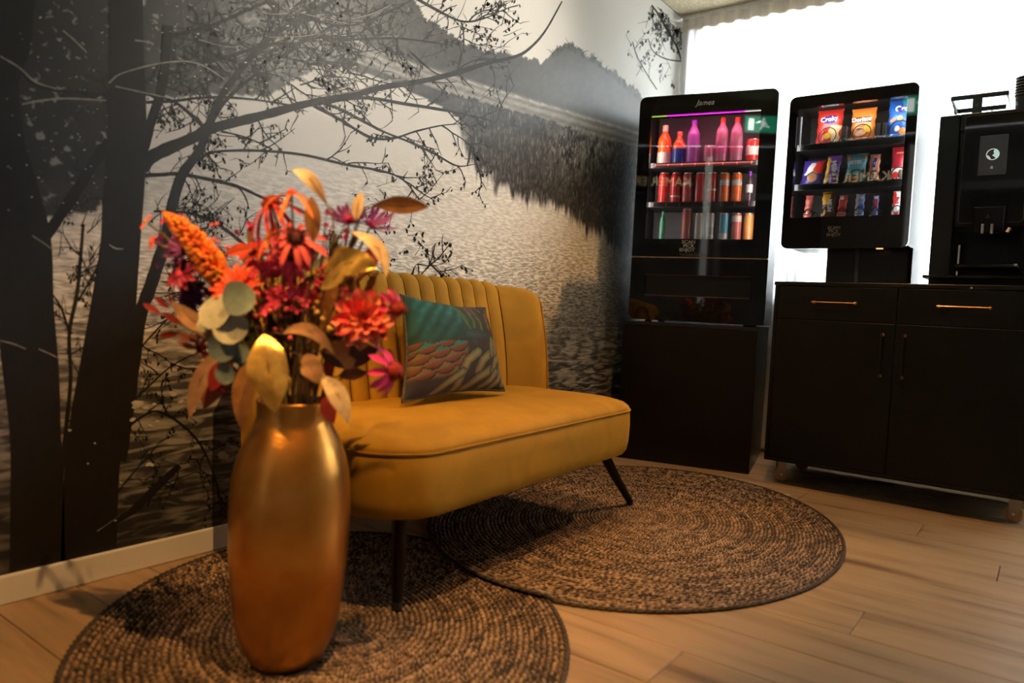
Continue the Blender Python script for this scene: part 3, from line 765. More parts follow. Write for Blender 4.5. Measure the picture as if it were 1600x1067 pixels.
# backrest: front profile rising from the seat, rolling over the top to the back
def back_pt(u, t, bulge=0.0):
    au = abs(u); e = smooth01((au - .42) / .28)
    wing = .085 * e * e
    top = .870 - .022 * smooth01((au - .40) / .30)
    if au > .645: top -= .045 * (1 - math.sqrt(max(0, 1 - ((au - .645) / .0605) ** 2)))
    R = .040; zt = top - R
    xf = lambda z: -.500 - .085 * (z - .42) / .41 + .014 * math.sin((z - .42) / .41 * math.pi) + wing
    if t < .66:
        z = .40 + (zt - .40) * (t / .66); x = xf(z); nx, nz = 1, .12
    else:
        q = (t - .66) / .34 * math.pi * .92; x = xf(zt) - R + R * math.cos(q); z = zt + R * math.sin(q); nx, nz = math.cos(q), math.sin(q)
    return (x + bulge * nx, u * (.955 + .055 * (z - .42) / .43), z + bulge * nz)
TS = [0, .1, .2, .3, .4, .5, .58, .64, .68, .73, .78, .83, .88, .93, 1.0]
NCH = 13; UC = .515; CW = 2 * UC / NCH
shell = MB()
G = []
for i in range(57):
    u = -HL - .015 + (2 * HL + .03) * i / 56; row = []
    for t in TS: p = back_pt(u, t); row.append((p[0] - .007, p[1], p[2] - .004))
    a = row[-1]; row += [(a[0] - .002, u, a[2] - .15), (a[0] + .01, u, .50), (a[0] + .03, u, .27), (a[0] + .10, u, .26)]
    G.append(row)
sh = shell.grid(G)
nr = len(G[0])
for rowi in (0, 56):
    b0 = rowi * nr; f = tuple(b0 + k for k in range(nr)); sh.f.append(f if rowi == 0 else f[::-1])
back = sh.build('backrest', VELVET, sofa, True)
for c in range(NCH):
    u0 = -UC + c * CW; G = []
    for i in range(9):
        q = i / 8; G.append([back_pt(u0 + CW * (.012 + .976 * q), t, .0155 * math.sin(math.pi * q) ** .6 - .004) for t in TS])
    MB().grid(G).build('channel', VELVET, back, True)
    if c: MB().tube([back_pt(u0, t, .001) for t in TS], .0022, 5).build('seam', PIPE, back, True)
for sgn in (-1, 1):
    G = []
    for i in range(13):
        q = i / 12; u = UC + .0015 + (.700 - UC - .0015) * q
        G.append([back_pt(sgn * u, t, .011 * (math.sin(math.pi * min(q, .5)) ** .5 if q < .5 else 1 - .9 * ((q - .5) / .5) ** 3) - .002) for t in TS])
    if sgn < 0: G = G[::-1]
    MB().grid(G).build('wing_panel', VELVET, back, True)
    MB().tube([back_pt(sgn * UC, t, .001) for t in TS], .0022, 5).build('seam', PIPE, back, True)
    MB().tube([back_pt(sgn * .7005, t, .001) for t in TS], .0045, 6).build('piping', PIPE, back, True)
def rug_h(x, y):
    return .0100 if in_ell(x, y, R1) > 1.02 else .0100 + .0105 * smooth01((1.06 - in_ell(x, y, R2)) / .07)
Rz = Matrix.Rotation(-SROT, 3, 'Z')
def sofa_local(p): return Rz @ (Vector(p) - Vector((.785, 1.865, 0)))
for top, foot in (((-.10, -.56), (.728, 1.290)), ((-.10, .555), (.680, 2.634)), ((-.50, -.56), None), ((-.50, .56), None)):
    if foot: f = sofa_local((foot[0], foot[1], 0)); w = foot
    else:
        f = Vector((top[0] - .06, top[1] + math.copysign(.05, top[1]), 0)); ww = Matrix.Rotation(SROT, 3, 'Z') @ f + Vector((.785, 1.865, 0)); w = (ww.x, ww.y)
    zf = rug_h(*w) if (in_ell(*w, R1) < 1 or in_ell(*w, R2) < 1) else .0
    a, b_ = Vector((top[0], top[1], .262)), Vector((f.x, f.y, zf + .0005))
    lg = MB().tube([a, a.lerp(b_, .5), b_ + Vector((0, 0, .012)), b_], [.021, .0175, .0135, .0135], 16).build('leg', LEGB, sofa, True); auto_smooth(lg)
    MB().tube([b_ + Vector((0, 0, .0195)) + (a - b_).normalized() * .0, b_ + Vector((0, 0, .0008))], .0142, 16).build('foot_cap', pm('black_rubber', (.012, .012, .012), .6), lg)

# ------------------------------------------------------------------ printed cushion leaning on the sofa back
cw = [onplane(624, 630, 0, .47), onplane(784, 612, 0, .455), onplane(754, 483, 0, .30), onplane(622, 463, 0, .335)]   # bottom-left, bottom-right, top-right, top-left
cw = [Vector(c) for c in cw]
for c in cw[:2]: c.z = max(c.z, .472)
cush = thing('cushion', 'square cushion with teal and rust feather print leaning on sofa back', 'cushion', ((cw[0] + cw[1]) / 2))
co = Vector(cush.location)
nrm = (cw[1] - cw[0]).cross(cw[3] - cw[0]).normalized()
if nrm.x < 0: nrm = -nrm
def cpt(u, v, side):
    b0 = cw[0].lerp(cw[1], u); t0 = cw[3].lerp(cw[2], u); p = b0.lerp(t0, v)
    k = (4 * u * (1 - u)) ** .55 * (4 * v * (1 - v)) ** .55
    # sides pulled in between the corners
    cx = (cw[0] + cw[1] + cw[2] + cw[3]) / 4; ed = max(abs(u - .5), abs(v - .5)) * 2
    pull = .10 * (ed ** 4) * (4 * (u if abs(v - .5) > abs(u - .5) else v) * (1 - (u if abs(v - .5) > abs(u - .5) else v)))
    p = p.lerp(cx, pull)
    return p + nrm * (side * .080 * k + .012 * k * math.sin(u * 9 + v * 5) * .35) + nrm * .012 - co
def seg_d(u, v, a, b_):
    ax, ay = a; bx, by = b_; dx, dy = bx - ax, by - ay; t = max(0, min(1, ((u - ax) * dx + (v - ay) * dy) / (dx * dx + dy * dy + 1e-9)))
    return math.hypot(u - ax - t * dx, v - ay - t * dy), t
def curve_d(u, v, P):
    best = (9, 0); n = len(P) - 1
    for i in range(n):
        d, t = seg_d(u, v, P[i], P[i + 1])
        if d < best[0]: best = (d, (i + t) / n)
    return best
TAN = [([(.42, .02), (.43, .16), (.48, .30), (.58, .38)], .042), ([(.60, .20), (.64, .30), (.72, .36)], .042), ([(.22, .01), (.32, .10), (.44, .19)], .036), ([(.52, .02), (.62, .12), (.74, .20)], .045),
       ([(.76, .36), (.78, .46), (.82, .54)], .034), ([(.83, .36), (.86, .46), (.88, .53)], .034), ([(.78, .20), (.82, .30), (.90, .34)], .040), ([(.86, .16), (.93, .24), (.97, .32)], .034),
       ([(.70, .02), (.78, .10), (.82, .18)], .035), ([(.82, .02), (.88, .10), (.93, .18)], .032), ([(.95, .05), (.985, .14)], .024)]
LEAFS = [([(.60, .82), (.58, .90), (.55, .97)], .022), ([(.68, .84), (.68, .92), (.66, .98)], .024), ([(.80, .90), (.78, .97)], .02), ([(.83, .68), (.84, .78), (.86, .86)], .022), ([(.92, .84), (.93, .93)], .018)]
GREEN = [([(.58, .64), (.60, .72), (.58, .80)], .016), ([(.68, .63), (.70, .72), (.68, .79)], .020), ([(.50, .66), (.46, .82), (.40, .95)], .012), ([(.52, .62), (.50, .78), (.47, .93)], .010)]
PLUME = [[(.03, .60), (.12, .80), (.24, .97)], [(.10, .56), (.22, .76), (.34, .95)], [(.20, .56), (.32, .74), (.42, .92)], [(.30, .55), (.42, .70), (.48, .86)], [(.02, .72), (.08, .88), (.14, .98)]]
def cpaint(u, v):
    base = np.array([.048, .034, .033])
    k = vnoise(np.array(u * 9.0), np.array(v * 9.0), 5)
    base = base * (.75 + .5 * k)
    teal = smooth01((.60 - u - .25 * max(0, v - .62) + .05 * math.sin(v * 20)) / .06) * smooth01((v - .44 + .05 * math.sin(u * 11)) / .05)
    if teal > 0:
        c = np.array([.012, .075, .072]) * (.55 + .9 * float(vnoise(np.array(u * 14.0 - v * 8), np.array(v * 5.0 + u * 3), 8)))
        for P in PLUME:
            d, t = curve_d(u, v, P); c = c + np.array([.02, .15, .18]) * math.exp(-(d / .028) ** 2) * (.15 + t) * (.5 + float(vnoise(np.array(u * 30.0), np.array(v * 30.0), 9)))
        base = base * (1 - teal) + c * teal
    d, t = seg_d(u, v, (.50, .56), (.72, .57))
    if d < .06: base = base * .5 + .5 * np.array([.03, .13, .15]) * (1 - d / .08)
    # rust scales, lower left
    if u < .52 and .12 < v < .50:
        m = smooth01((.50 - u - .4 * max(0, .24 - v)) / .05) * smooth01((v - .13) / .06)
        uu, vv2 = u * .92 + v * .30, v * .95 - u * .30; a, b_ = uu * 6.0, vv2 * 13.0 + 4; r = math.floor(b_); ca = (a + .5 * (r % 2)); fu = ca - math.floor(ca) - .5; fv = b_ - r
        rimd = fv - .75 * (2 * fu) ** 2 * .8
        c = np.array([.25, .065, .03]) * (.3 + .8 * fv)
        if rimd < .13: c = np.array([.22, .15, .06])
        elif rimd < .30: c = np.array([.02, .015, .015])
        if v > .40 and rimd < .2: c = np.array([.05, .20, .16])
        base = base * (1 - m) + c * m
    for P, w in TAN:
        d, t = curve_d(u, v, P)
        if d < w * 1.25:
            c = np.array([.38, .28, .13]) * (.45 + .75 * (1 - d / w)) * (.75 + .35 * t)
            if t > .8: c = c * .7 + .3 * np.array([.07, .22, .10])
            if d > w: c = np.array([.02, .03, .032])
            base = c
    for P, w in LEAFS:
        d, t = curve_d(u, v, P)
        if d < w: base = np.array([.30, .18, .11]) * (.45 + .8 * (d / w))
    for P, w in GREEN:
        d, t = curve_d(u, v, P)
        if d < w: base = np.array([.12, .22, .05]) * (1.2 - .7 * d / w)
    return base
NG = 96; V = []; A = []; F = []
for i in range(NG):
    for j in range(NG):
        u, v = i / (NG - 1), j / (NG - 1); V.append(cpt(u, v, 1)); c = cpaint(u, v) * np.array([.62, .70, .70]); A.append((*[float(max(0, q)) for q in c], 1))
for i in range(NG - 1):
    for j in range(NG - 1): F.append((i * NG + j, (i + 1) * NG + j, (i + 1) * NG + j + 1, i * NG + j + 1))
me = bpy.data.meshes.new('front_panel'); me.from_pydata([tuple(p) for p in V], [], F); me.update()
ca = me.color_attributes.new('print', 'FLOAT_COLOR', 'POINT'); ca.data.foreach_set('color', np.array(A, np.float32).ravel())
def print_mat():
    m, nt, b, out = nodes_of('feather_print_velvet'); at = N(nt, 'ShaderNodeAttribute', attribute_name='print')
    tc = N(nt, 'ShaderNodeTexCoord'); nz = N(nt, 'ShaderNodeTexNoise', Scale=240.0, Detail=3.0); nt.links.new(tc.outputs['Object'], nz.inputs[0])
    mx = N(nt, 'ShaderNodeMix', data_type='RGBA', blend_type='MULTIPLY'); mx.inputs[0].default_value = .5
    gm = N(nt, 'ShaderNodeGamma'); gm.inputs[1].default_value = .55
    nt.links.new(nz.outputs['Fac'], gm.inputs[0])
    nt.links.new(at.outputs['Color'], mx.inputs[6]); nt.links.new(gm.outputs[0], mx.inputs[7]); nt.links.new(mx.outputs[2], b.inputs['Base Color'])
    b.inputs['Roughness'].default_value = .7; b.inputs['Sheen Weight'].default_value = .04; b.inputs['Specular IOR Level'].default_value = .25; return m
link('front_panel', me, print_mat(), cush, True)
G = [[tuple(cpt(i / 24, j / 24, -.85)) for j in range(25)] for i in range(25)]
MB().grid(G[::-1]).build('back_panel', pm('cushion_back_cloth', (.05, .04, .04), .8), cush, True)
per = [cpt(i / 20, 0, 0) for i in range(20)] + [cpt(1, i / 20, 0) for i in range(20)] + [cpt(1 - i / 20, 1, 0) for i in range(20)] + [cpt(0, 1 - i / 20, 0) for i in range(20)]
MB().ring(per, .0042, 6).build('piping', pm('cushion_piping', (.06, .045, .04), .7, var=.7, scale=150), cush, True)

# ------------------------------------------------------------------ hammered gold floor vase
VX, VY = .735, .955
GOLDV = None
def vase_mat():
    m, nt, b, out = nodes_of('hammered_gold'); L = nt.links.new
    tc = N(nt, 'ShaderNodeTexCoord')
    n1 = N(nt, 'ShaderNodeTexNoise', Scale=9.0, Detail=4.0, Distortion=.2); L(tc.outputs['Object'], n1.inputs['Vector'])
    rp = N(nt, 'ShaderNodeValToRGB'); e = rp.color_ramp.elements; e[0].position = .35; e[0].color = (.54, .22, .036, 1); e[1].position = .70; e[1].color = (.72, .36, .080, 1)
    L(n1.outputs['Fac'], rp.inputs['Fac']); L(rp.outputs[0], b.inputs['Base Color'])
    b.inputs['Metallic'].default_value = .92
    rr = N(nt, 'ShaderNodeMapRange'); rr.inputs[3].default_value = .26; rr.inputs[4].default_value = .34; L(n1.outputs['Fac'], rr.inputs[0]); L(rr.outputs[0], b.inputs['Roughness'])
    mp = N(nt, 'ShaderNodeMapping'); mp.inputs['Scale'].default_value = (1, 1, 3); L(tc.outputs['Object'], mp.inputs[0])
    n2 = N(nt, 'ShaderNodeTexNoise', Scale=80.0, Detail=2.0); L(mp.outputs[0], n2.inputs['Vector'])
    bp = N(nt, 'ShaderNodeBump', Strength=.18, Distance=.003); L(n2.outputs['Fac'], bp.inputs['Height']); L(bp.outputs[0], b.inputs['Normal'])
    return m
GOLDV = vase_mat()
vz = .0100
vase = thing('floor_vase', 'tall hammered gold floor vase standing on the rug', 'vase', (VX, VY, vz))
VPROF = [(.001, 0), (.066, 0), (.074, .006), (.090, .035), (.104, .075), (.1125, .13), (.1185, .19), (.1225, .26), (.1232, .32), (.1205, .374), (.1145, .416), (.1015, .458), (.0885, .486), (.0785, .506), (.0755, .522), (.0755, .536), (.0770, .550),
         (.0755, .5535), (.0728, .550), (.071, .535), (.072, .515), (.079, .492), (.093, .462), (.1065, .42), (.115, .38), (.119, .32), (.115, .2), (.100, .075), (.07, .03), (.001, .03)]
def refine(P, k=4):
    Q = catmull(P, k); return [(max(.0005, float(q[0])), float(q[1])) for q in Q]
vb = MB().lathe(refine(VPROF[1:17], 4) + VPROF[17:], 64, capb=True, capt=False).build('vase_body', GOLDV, vase, True)
vb.rotation_euler = (0, 0, 0)
# ------------------------------------------------------------------ black cabinet on castors
CX0, CX1, CY0, CY1, CZ0, CZ1 = .938, 1.975, 3.49, 4.06, .117, .960
cab = thing('storage_cabinet', 'long black cabinet on castors with copper bar handles, two drawers over two doors', 'cabinet', (CX0, CY0, 0))
L_ = lambda x: x - CX0
def cb(name, x0, x1, y0, y1, z0, z1, mat=BLACK, par=cab, bev=.002):
    return MB().box(x0 - CX0, x1 - CX0, y0 - CY0, y1 - CY0, z0, z1, bev, 2).build(name, mat, par)
cb('body', CX0, CX1, CY0 + .019, CY1, CZ0, CZ1 - .018)
cb('side_panel', CX0 - .0005, CX0 + .016, CY0, CY0 + .03, CZ0, CZ1 - .0185); cb('side_panel', CX1 - .016, CX1 + .0005, CY0, CY0 + .03, CZ0, CZ1 - .0185)
cb('base_rail', CX0 + .0165, CX1 - .0165, CY0, CY0 + .03, CZ0, CZ0 + .016)
cb('worktop', CX0 - .004, CX1 + .004, CY0 - .004, CY1 + .002, CZ1 - .018, CZ1, BLACK_SATIN)
XM = 1.4565; ZD = .787
def bar_handle(par, a, b_, off=.028, bar=None):
    a, b_ = Vector(a), Vector(b_); o = Vector((0, -off, 0)); d = (b_ - a).normalized() * .006
    for p in (a, b_): auto_smooth(MB().lathe([(.0075, 0), (.0075, .004), (.0042, .0045), (.0042, off)], 12).build('handle_post', GOLD_TRIM, par, mtx=Matrix.Translation(p) @ Matrix.Rotation(math.pi / 2, 4, 'X')))
    auto_smooth(MB().tube([a + o - d, b_ + o + d], .0028, 8).build('handle', bar or GOLD_TRIM, par))
for k, (x0, x1) in enumerate(((CX0 + .018, XM - .0012), (XM + .0012, CX1 - .018))):
    d = cb('drawer', x0, x1, CY0 + .0005, CY0 + .018, ZD + .0015, CZ1 - .0215)
    hx = ((1.116, .871), (1.291, .870)) if k == 0 else ((1.611, .866), (1.790, .865))
    bar_handle(d, (hx[0][0] - CX0, .0005, .869), (hx[1][0] - CX0, .0005, .869))
    d = cb('door', x0, x1, CY0 + .0005, CY0 + .018, CZ0 + .019, ZD - .0015)
    x = 1.409 if k == 0 else 1.493
    bar_handle(d, (x - CX0, .0005, .738), (x - CX0, .0005, .560), bar=BLACK_SATIN)
MB().lathe([(.0005, 0), (.0038, 0), (.0038, .0008), (.0005, .0008)], 14).build('sticker_dot', WHITE_PRINT, cab, mtx=Matrix.Translation((1.721 - CX0, -.0045, .948)) @ Matrix.Rotation(math.pi / 2, 4, 'X'))
WHEEL = pm('amber_castor_wheel', (.42, .24, .10), .35, var=.15); CHROME = pm('zinc_castor_fork', (.30, .28, .25), .3, .9)
for x, y, a in ((.985, 3.625, .5), (1.925, 3.625, -.1), (.99, 3.98, .2), (1.925, 3.98, .6)):
    M_ = Matrix.Translation((x - CX0, y - CY0, 0)) @ Matrix.Rotation(a, 4, 'Z')
    f = MB().box(-.034, .034, -.028, .028, CZ0 - .006, CZ0 - .0005, .001, 1).tube([(0, 0, CZ0 - .006), (0, 0, CZ0 - .02)], .02, 16)
    for sx in (-.020, .017): f.plate([(-.020, .034), (0.012, .034), (.024, .095), (-.024, .095)], sx, sx + .003)
    f.box(-.024, .024, -.02, .02, .0945, .0985)
    c_ = f.build('castor', CHROME, cab, mtx=M_)
    w = MB().lathe([(.009, -.014), (.030, -.014), (.034, -.010), (.0345, 0), (.034, .010), (.030, .014), (.009, .014)], 24)
    auto_smooth(w.build('wheel', WHEEL, c_, mtx=Matrix.Translation((-.004, 0, .0352)) @ Matrix.Rotation(math.pi / 2, 4, 'X')))
    MB().tube([(-.004, -.022, .0352), (-.004, .022, .0352)], .006, 10).build('axle', STEEL, c_)

# two pale cartons on the window sill, seen as soft shapes through the curtain
SILLY = RY1 + .003
for px0, px1, py, lb in ((1232, 1252, 404, 'taller pale carton on window sill, seen through the curtain'), (1258, 1271, 412, 'shorter pale carton on window sill, seen through the curtain')):
    a_ = onplane(px0, py, 1, SILLY + .004); b_ = onplane(px1, py, 1, SILLY + .004); z = float(a_[2])
    t = thing('carton', lb, 'box', (float(a_[0]), SILLY, WZ0), 0, 'pale cartons on the window sill'); w = float(b_[0] - a_[0])
    MB().box(0, w, 0, .024, 0.0005, z - WZ0 - .014, .001, 1).build('carton_body', pm('pale_card', (.62, .62, .56), .7), t)
    MB().box(-.001, w + .001, -.001, .025, z - WZ0 - .014, z - WZ0, .001, 1).build('lid', pm('pale_card_lid', (.68, .68, .63), .7), t)

# scrap of paper on the floor by the rug
p_ = onplane(1224, 773, 2, 0)
sc_ = MB().grid([[(.022 * i - .02 + .004 * j, .012 * j - .012, .0012 + .004 * ((i + j) % 2) * (i * j % 3 == 1) + .0015 * i) for j in range(3)] for i in range(3)]).build('paper_scrap', pm('paper', (.8, .76, .68), .7))
sc_.location = (p_[0], p_[1], 0); tag(sc_, 'tiny white paper scrap on floor at edge of large rug', 'paper')

# ------------------------------------------------------------------ pedestal and drinks cabinet, turned 14 degrees
TH = math.radians(12.8); PB = onplane(1168, 741, 2, 0)
NRM = np.array([math.sin(TH), -math.cos(TH), 0]); ALONG = np.array([math.cos(TH), math.sin(TH), 0])
def onfr(x, y, inset):
    """s along the front and height z of a photograph point, on the plane inset behind the front"""
    d = ray(x, y); q = PB - NRM * inset; t = ((q - CAM) @ NRM) / (d @ NRM); P = CAM + t * d
    return float((P - PB) @ ALONG), float(P[2])
ped = thing('pedestal', 'plain black box pedestal carrying the drinks cabinet', 'pedestal', (PB[0], PB[1], 0), TH)
PTOP = .735
MB().box(-.680, .005, .0, .645, 0, PTOP - .018, .0015, 1).build('body', pm('dark_brown_board', (.005, .0035, .003), .36, spec=.28, var=.2, scale=9), ped)
MB().box(-.682, .007, -.002, .647, PTOP - .0175, PTOP, .0015, 1).build('top_panel', pm('dark_brown_board_top', (.008, .006, .005), .36, var=.2), ped)

X0, X1, Y0, Z0, Z1 = -.662, .030, .022, PTOP + .012, 1.915
YD = .50
fr = thing('drinks_cabinet', 'tall black glass-fronted drinks cooler lit pink inside, standing on pedestal', 'drinks cooler', (PB[0], PB[1], PTOP), TH)
z_ = lambda z: z - PTOP
HX0, HX1, HZ0, HZ1 = -.598, -.050, 1.174, 1.816
ZG = 1.078
out_ = rrect(X0, X1, z_(ZG + .003), z_(Z1), .03)
def upper_outline(x0, x1, z0, z1, r, rb=.004, n=6):
    P = []
    for cx, cz, a0, rr in ((x1 - rb, z0 + rb, -90, rb), (x1 - r, z1 - r, 0, r), (x0 + r, z1 - r, 90, r), (x0 + rb, z0 + rb, 180, rb)):
        for k in range(n + 1):
            a = math.radians(a0 + 90 * k / n); P.append((cx + rr * math.cos(a), cz + rr * math.sin(a)))
    return P
def lower_outline(x0, x1, z0, z1, r, rb=.004, n=6):
    P = []
    for cx, cz, a0, rr in ((x1 - r, z0 + r, -90, r), (x1 - rb, z1 - rb, 0, rb), (x0 + rb, z1 - rb, 90, rb), (x0 + r, z0 + r, 180, r)):
        for k in range(n + 1):
            a = math.radians(a0 + 90 * k / n); P.append((cx + rr * math.cos(a), cz + rr * math.sin(a)))
    return P
door = MB().plate(upper_outline(X0, X1, z_(ZG + .003), z_(Z1), .034), Y0, Y0 + .028, upper_outline(HX0, HX1, z_(HZ0), z_(HZ1), .004)).build('door_frame', BLACK_GLOSS, fr)
MB().box(HX0 - .001, HX1 + .001, Y0 + .006, Y0 + .010, z_(HZ0) - .001, z_(HZ1) + .001).build('pane', PANE, door)
MB().box(X0 + .004, X1 - .004, Y0 + .001, Y0 + .02, z_(ZG - .0025), z_(ZG + .0025)).build('trim_strip', GOLD_TRIM, fr)
lo = MB().plate(lower_outline(X0, X1, z_(Z0), z_(ZG - .003), .034), Y0, Y0 + .028, lower_outline(-.585, -.046, z_(.880), z_(.985), .004)).build('lower_panel', BLACK_GLOSS, fr)
MB().box(-.585, -.046, Y0 + .020, Y0 + .024, z_(.880), z_(.985)).build('hatch_flap', BLACK_SATIN, lo)
MB().box(-.583, -.048, Y0 - .001, Y0 + .012, z_(.8765), z_(.8800), .0008, 1).build('hatch_lip', pm('dim_bronze_edge', (.20, .13, .09), .35, .6), lo)
MB().box(-.583, -.048, Y0 - .001, Y0 + .012, z_(.9850), z_(.9885), .0008, 1).build('hatch_lip', pm('dim_red_edge', (.10, .025, .02), .4, .3), lo)
hb = MB()   # hollow carcass
hb.box(X0 + .004, X0 + .022, Y0 + .029, YD, z_(Z0), z_(Z1) - .01).box(X1 - .022, X1 - .004, Y0 + .029, YD, z_(Z0), z_(Z1) - .01)
hb.box(X0 + .022, X1 - .022, YD - .02, YD, z_(Z0), z_(Z1) - .01).box(X0 + .022, X1 - .022, Y0 + .029, YD - .02, z_(Z1) - .03, z_(Z1) - .01)
hb.box(X0 + .022, X1 - .022, Y0 + .029, YD - .02, z_(Z0), z_(1.13))
hb.build('carcass', pm('cooler_carcass', (.022, .021, .022), .35, var=.1), fr)
MB().box(HX0 - .03, HX1 + .03, .335, .338, z_(1.14), z_(1.88)).build('back_lining', pm('cooler_lining', (.16, .15, .15), .5, var=.08), fr)
for sx in (-.57, -.06):
    MB().tube([(sx, .1, 0.0), (sx, .1, z_(Z0) + .002)], .018, 12).build('foot', BLACK_SATIN, fr); MB().tube([(sx, .42, 0), (sx, .42, z_(Z0) + .002)], .018, 12).build('foot', BLACK_SATIN, fr)
# light strip under the top of the door opening
for a, b_, c_, e in ((HX0, -.52, (.55, .9, .1), 1.2), (-.52, -.13, (.95, .02, .75), 3.0), (-.13, HX1, (.95, .8, .8), 1.6)):
    MB().box(a, b_, Y0 + .014, Y0 + .020, z_(HZ1) - .0032, z_(HZ1) - .001).build('led_strip', emit_mat('led_%.2f' % a, c_, e), fr)
def area(name, loc, rot, sx, sy, watts, col, par):
    l = bpy.data.lights.new(name, 'AREA'); l.shape = 'RECTANGLE'; l.size = sx; l.size_y = sy; l.energy = watts; l.color = col
    o = bpy.data.objects.new(name, l); COL.objects.link(o); o.parent = par; o.location = loc; o.rotation_euler = rot; return o
area('cooler_led_top', (-.325, Y0 + .045, z_(1.80)), (math.radians(28), 0, 0), .5, .03, 1.0, (1, .26, .38), fr)
area('cooler_led_side', (HX0 + .004, Y0 + .042, z_(1.45)), (0, math.radians(-90), math.radians(38)), .56, .02, .75, (1, .88, .82), fr)
area('cooler_led_side', (HX1 - .004, Y0 + .042, z_(1.45)), (0, math.radians(90), math.radians(-38)), .56, .02, .75, (1, .82, .76), fr)
area('cooler_led_middle', (-.325, Y0 + .05, z_(1.573)), (math.radians(28), 0, 0), .5, .02, .9, (1, .22, .18), fr)
INS = .115
SH = [onfr(1100, 258, INS)[1], onfr(1100, 320, INS)[1], onfr(1100, 381, INS)[1]]
for z in SH:
    s_ = MB().box(HX0 - .02, HX1 + .02, .075, .33, z_(z) - .010, z_(z), .001, 1).build('shelf', pm('cooler_shelf', (.02, .018, .018), .6), fr)
    MB().box(HX0 - .02, HX1 + .02, .070, .0745, z_(z) - .016, z_(z) + .010, .0008, 1).build('shelf_rail', pm('smoked_rail', (.012, .011, .011), .5), s_)
    for k in range(8): MB().box(-.578 + .070 * k, -.572 + .070 * k, .0685, .0699, z_(z) - .012, z_(z) + .006).build('divider_clip', pm('pinkish_clip', (.22, .10, .10), .5), s_)
text('lettering', 'Jamea', .038, WHITE_PRINT, fr, front(-.325, Y0 - .0006, z_(1.866)), .0004, .35, 1.0)
for k, w in enumerate(('SCAN', 'PICK', 'ENJOY')):
    t_ = text('lettering', w, .0245, GREY_PRINT, fr, front(-.372, Y0 - .0006, z_(1.158) - .0205 * k), .0004, 0, 1.1, .0006)
    t_.location.x += {'SCAN': .006, 'PICK': .008, 'ENJOY': 0}[w]
for k, (a, b_) in enumerate(((-.41, -.27), (-.40, -.285))):
    for j in range(9):
        MB().box(a + (b_ - a) * j / 9, a + (b_ - a) * (j + .72) / 9, Y0 - .0006, Y0 - .0001, z_(1.0945) - .006 * k, z_(1.097) - .006 * k).build('small_print', pm('dim_print', (.18, .16, .13), .5), fr)

# bottles and cans, every one its own thing
def frpoint(s, depth, z): 
    P = PB + ALONG * s - NRM * depth; return (P[0], P[1], z)
def drink_mat(name, col, rough=.22): return pm('drink_' + name, col, rough, var=.10, scale=25)
CAPW = drink_mat('cap_white', (.75, .62, .40)); CAPR = drink_mat('cap_red', (.70, .10, .06)); CAPP = drink_mat('cap_purple', (.35, .06, .65))
def bottle(label, px, py0, py1, wpx, col, cap, lab=None, shape='sport', group='drinks on the top shelf'):
    s, zt = onfr(px, py0, INS); _, zb = onfr(px, py1, INS); s0, _ = onfr(px - wpx / 2, py1, INS); s1, _ = onfr(px + wpx / 2, py1, INS)
    r = (s1 - s0) / 2; base = SH[0 if py1 < 275 else (1 if py1 < 330 else 2)]; h = zt - base
    t = thing('bottle', label, 'bottle', frpoint(s, INS + r, base + .0008), TH, group)
    if shape == 'sport': P = [(r * .9, 0), (r, .01), (r, h * .36), (r * .88, h * .42), (r * .97, h * .50), (r, h * .58), (r * .85, h * .70), (r * .42, h * .82), (r * .38, h * .86)]
    elif shape == 'squat': P = [(r * .9, 0), (r, .01), (r, h * .55), (r * .9, h * .66), (r * .55, h * .78), (r * .36, h * .84), (r * .36, h * .88)]
    else: P = [(r * .9, 0), (r, .008), (r, h * .20), (r * .95, h * .24), (r, h * .28), (r, h * .55), (r * .94, h * .60), (r * .99, h * .64), (r * .9, h * .73), (r * .45, h * .86), (r * .36, h * .90)]
    auto_smooth(MB().lathe(P, 24).build('bottle_body', col, t), 50)
    rc = P[-1][0] * 1.18
    auto_smooth(MB().lathe([(rc, P[-1][1] - .002), (rc, h - .002), (rc * .92, h)], 18).build('cap', cap, t), 40)
    if lab:
        z0, z1, lm = lab; MB().lathe([(r * 1.012, h * z0), (r * 1.012, h * z1)], 24, capb=False, capt=False).build('label_band', lm, t, True)
    return t
def can(label, px, py0, py1, wpx, col, group, band=None, slim=False, txt=None):
    s, zt = onfr(px, py0, INS); s0, _ = onfr(px - wpx / 2, py1, INS); s1, _ = onfr(px + wpx / 2, py1, INS)
    r = (s1 - s0) / 2; base = SH[0 if py1 < 275 else (1 if py1 < 330 else 2)]; h = zt - base
    t = thing('drink_can', label, 'can', frpoint(s, INS + r, base + .0008), TH, group)
    auto_smooth(MB().lathe([(r * .82, 0), (r, .012), (r, h - .016), (r * .84, h - .003)], 24).build('can_body', col, t), 40)
    auto_smooth(MB().lathe([(r * .85, h - .004), (r * .86, h), (r * .78, h), (r * .76, h - .004)], 20).build('lid', CANLID, t), 40)
    if band: MB().lathe([(r * 1.01, h * band[0]), (r * 1.01, h * band[1])], 24, capb=False, capt=False).build('label_band', band[2], t, True)
    if txt: text('lettering', txt[0], txt[1], txt[2], t, front(0, -r - .0012, h * txt[3]), .0003, 0, .8)
    return t
CANLID = pm('can_lid', (.75, .45, .42), .3, .8)
OR = drink_mat('orange', (.85, .13, .02)); RD = drink_mat('red', (.62, .035, .03)); PK = pm('drink_pink_clear', (.80, .34, .48), .18, var=.1, trans=.45); PU = pm('drink_violet_clear', (.62, .20, .72), .18, var=.1, trans=.4); BL = drink_mat('blue_label', (.03, .06, .30))
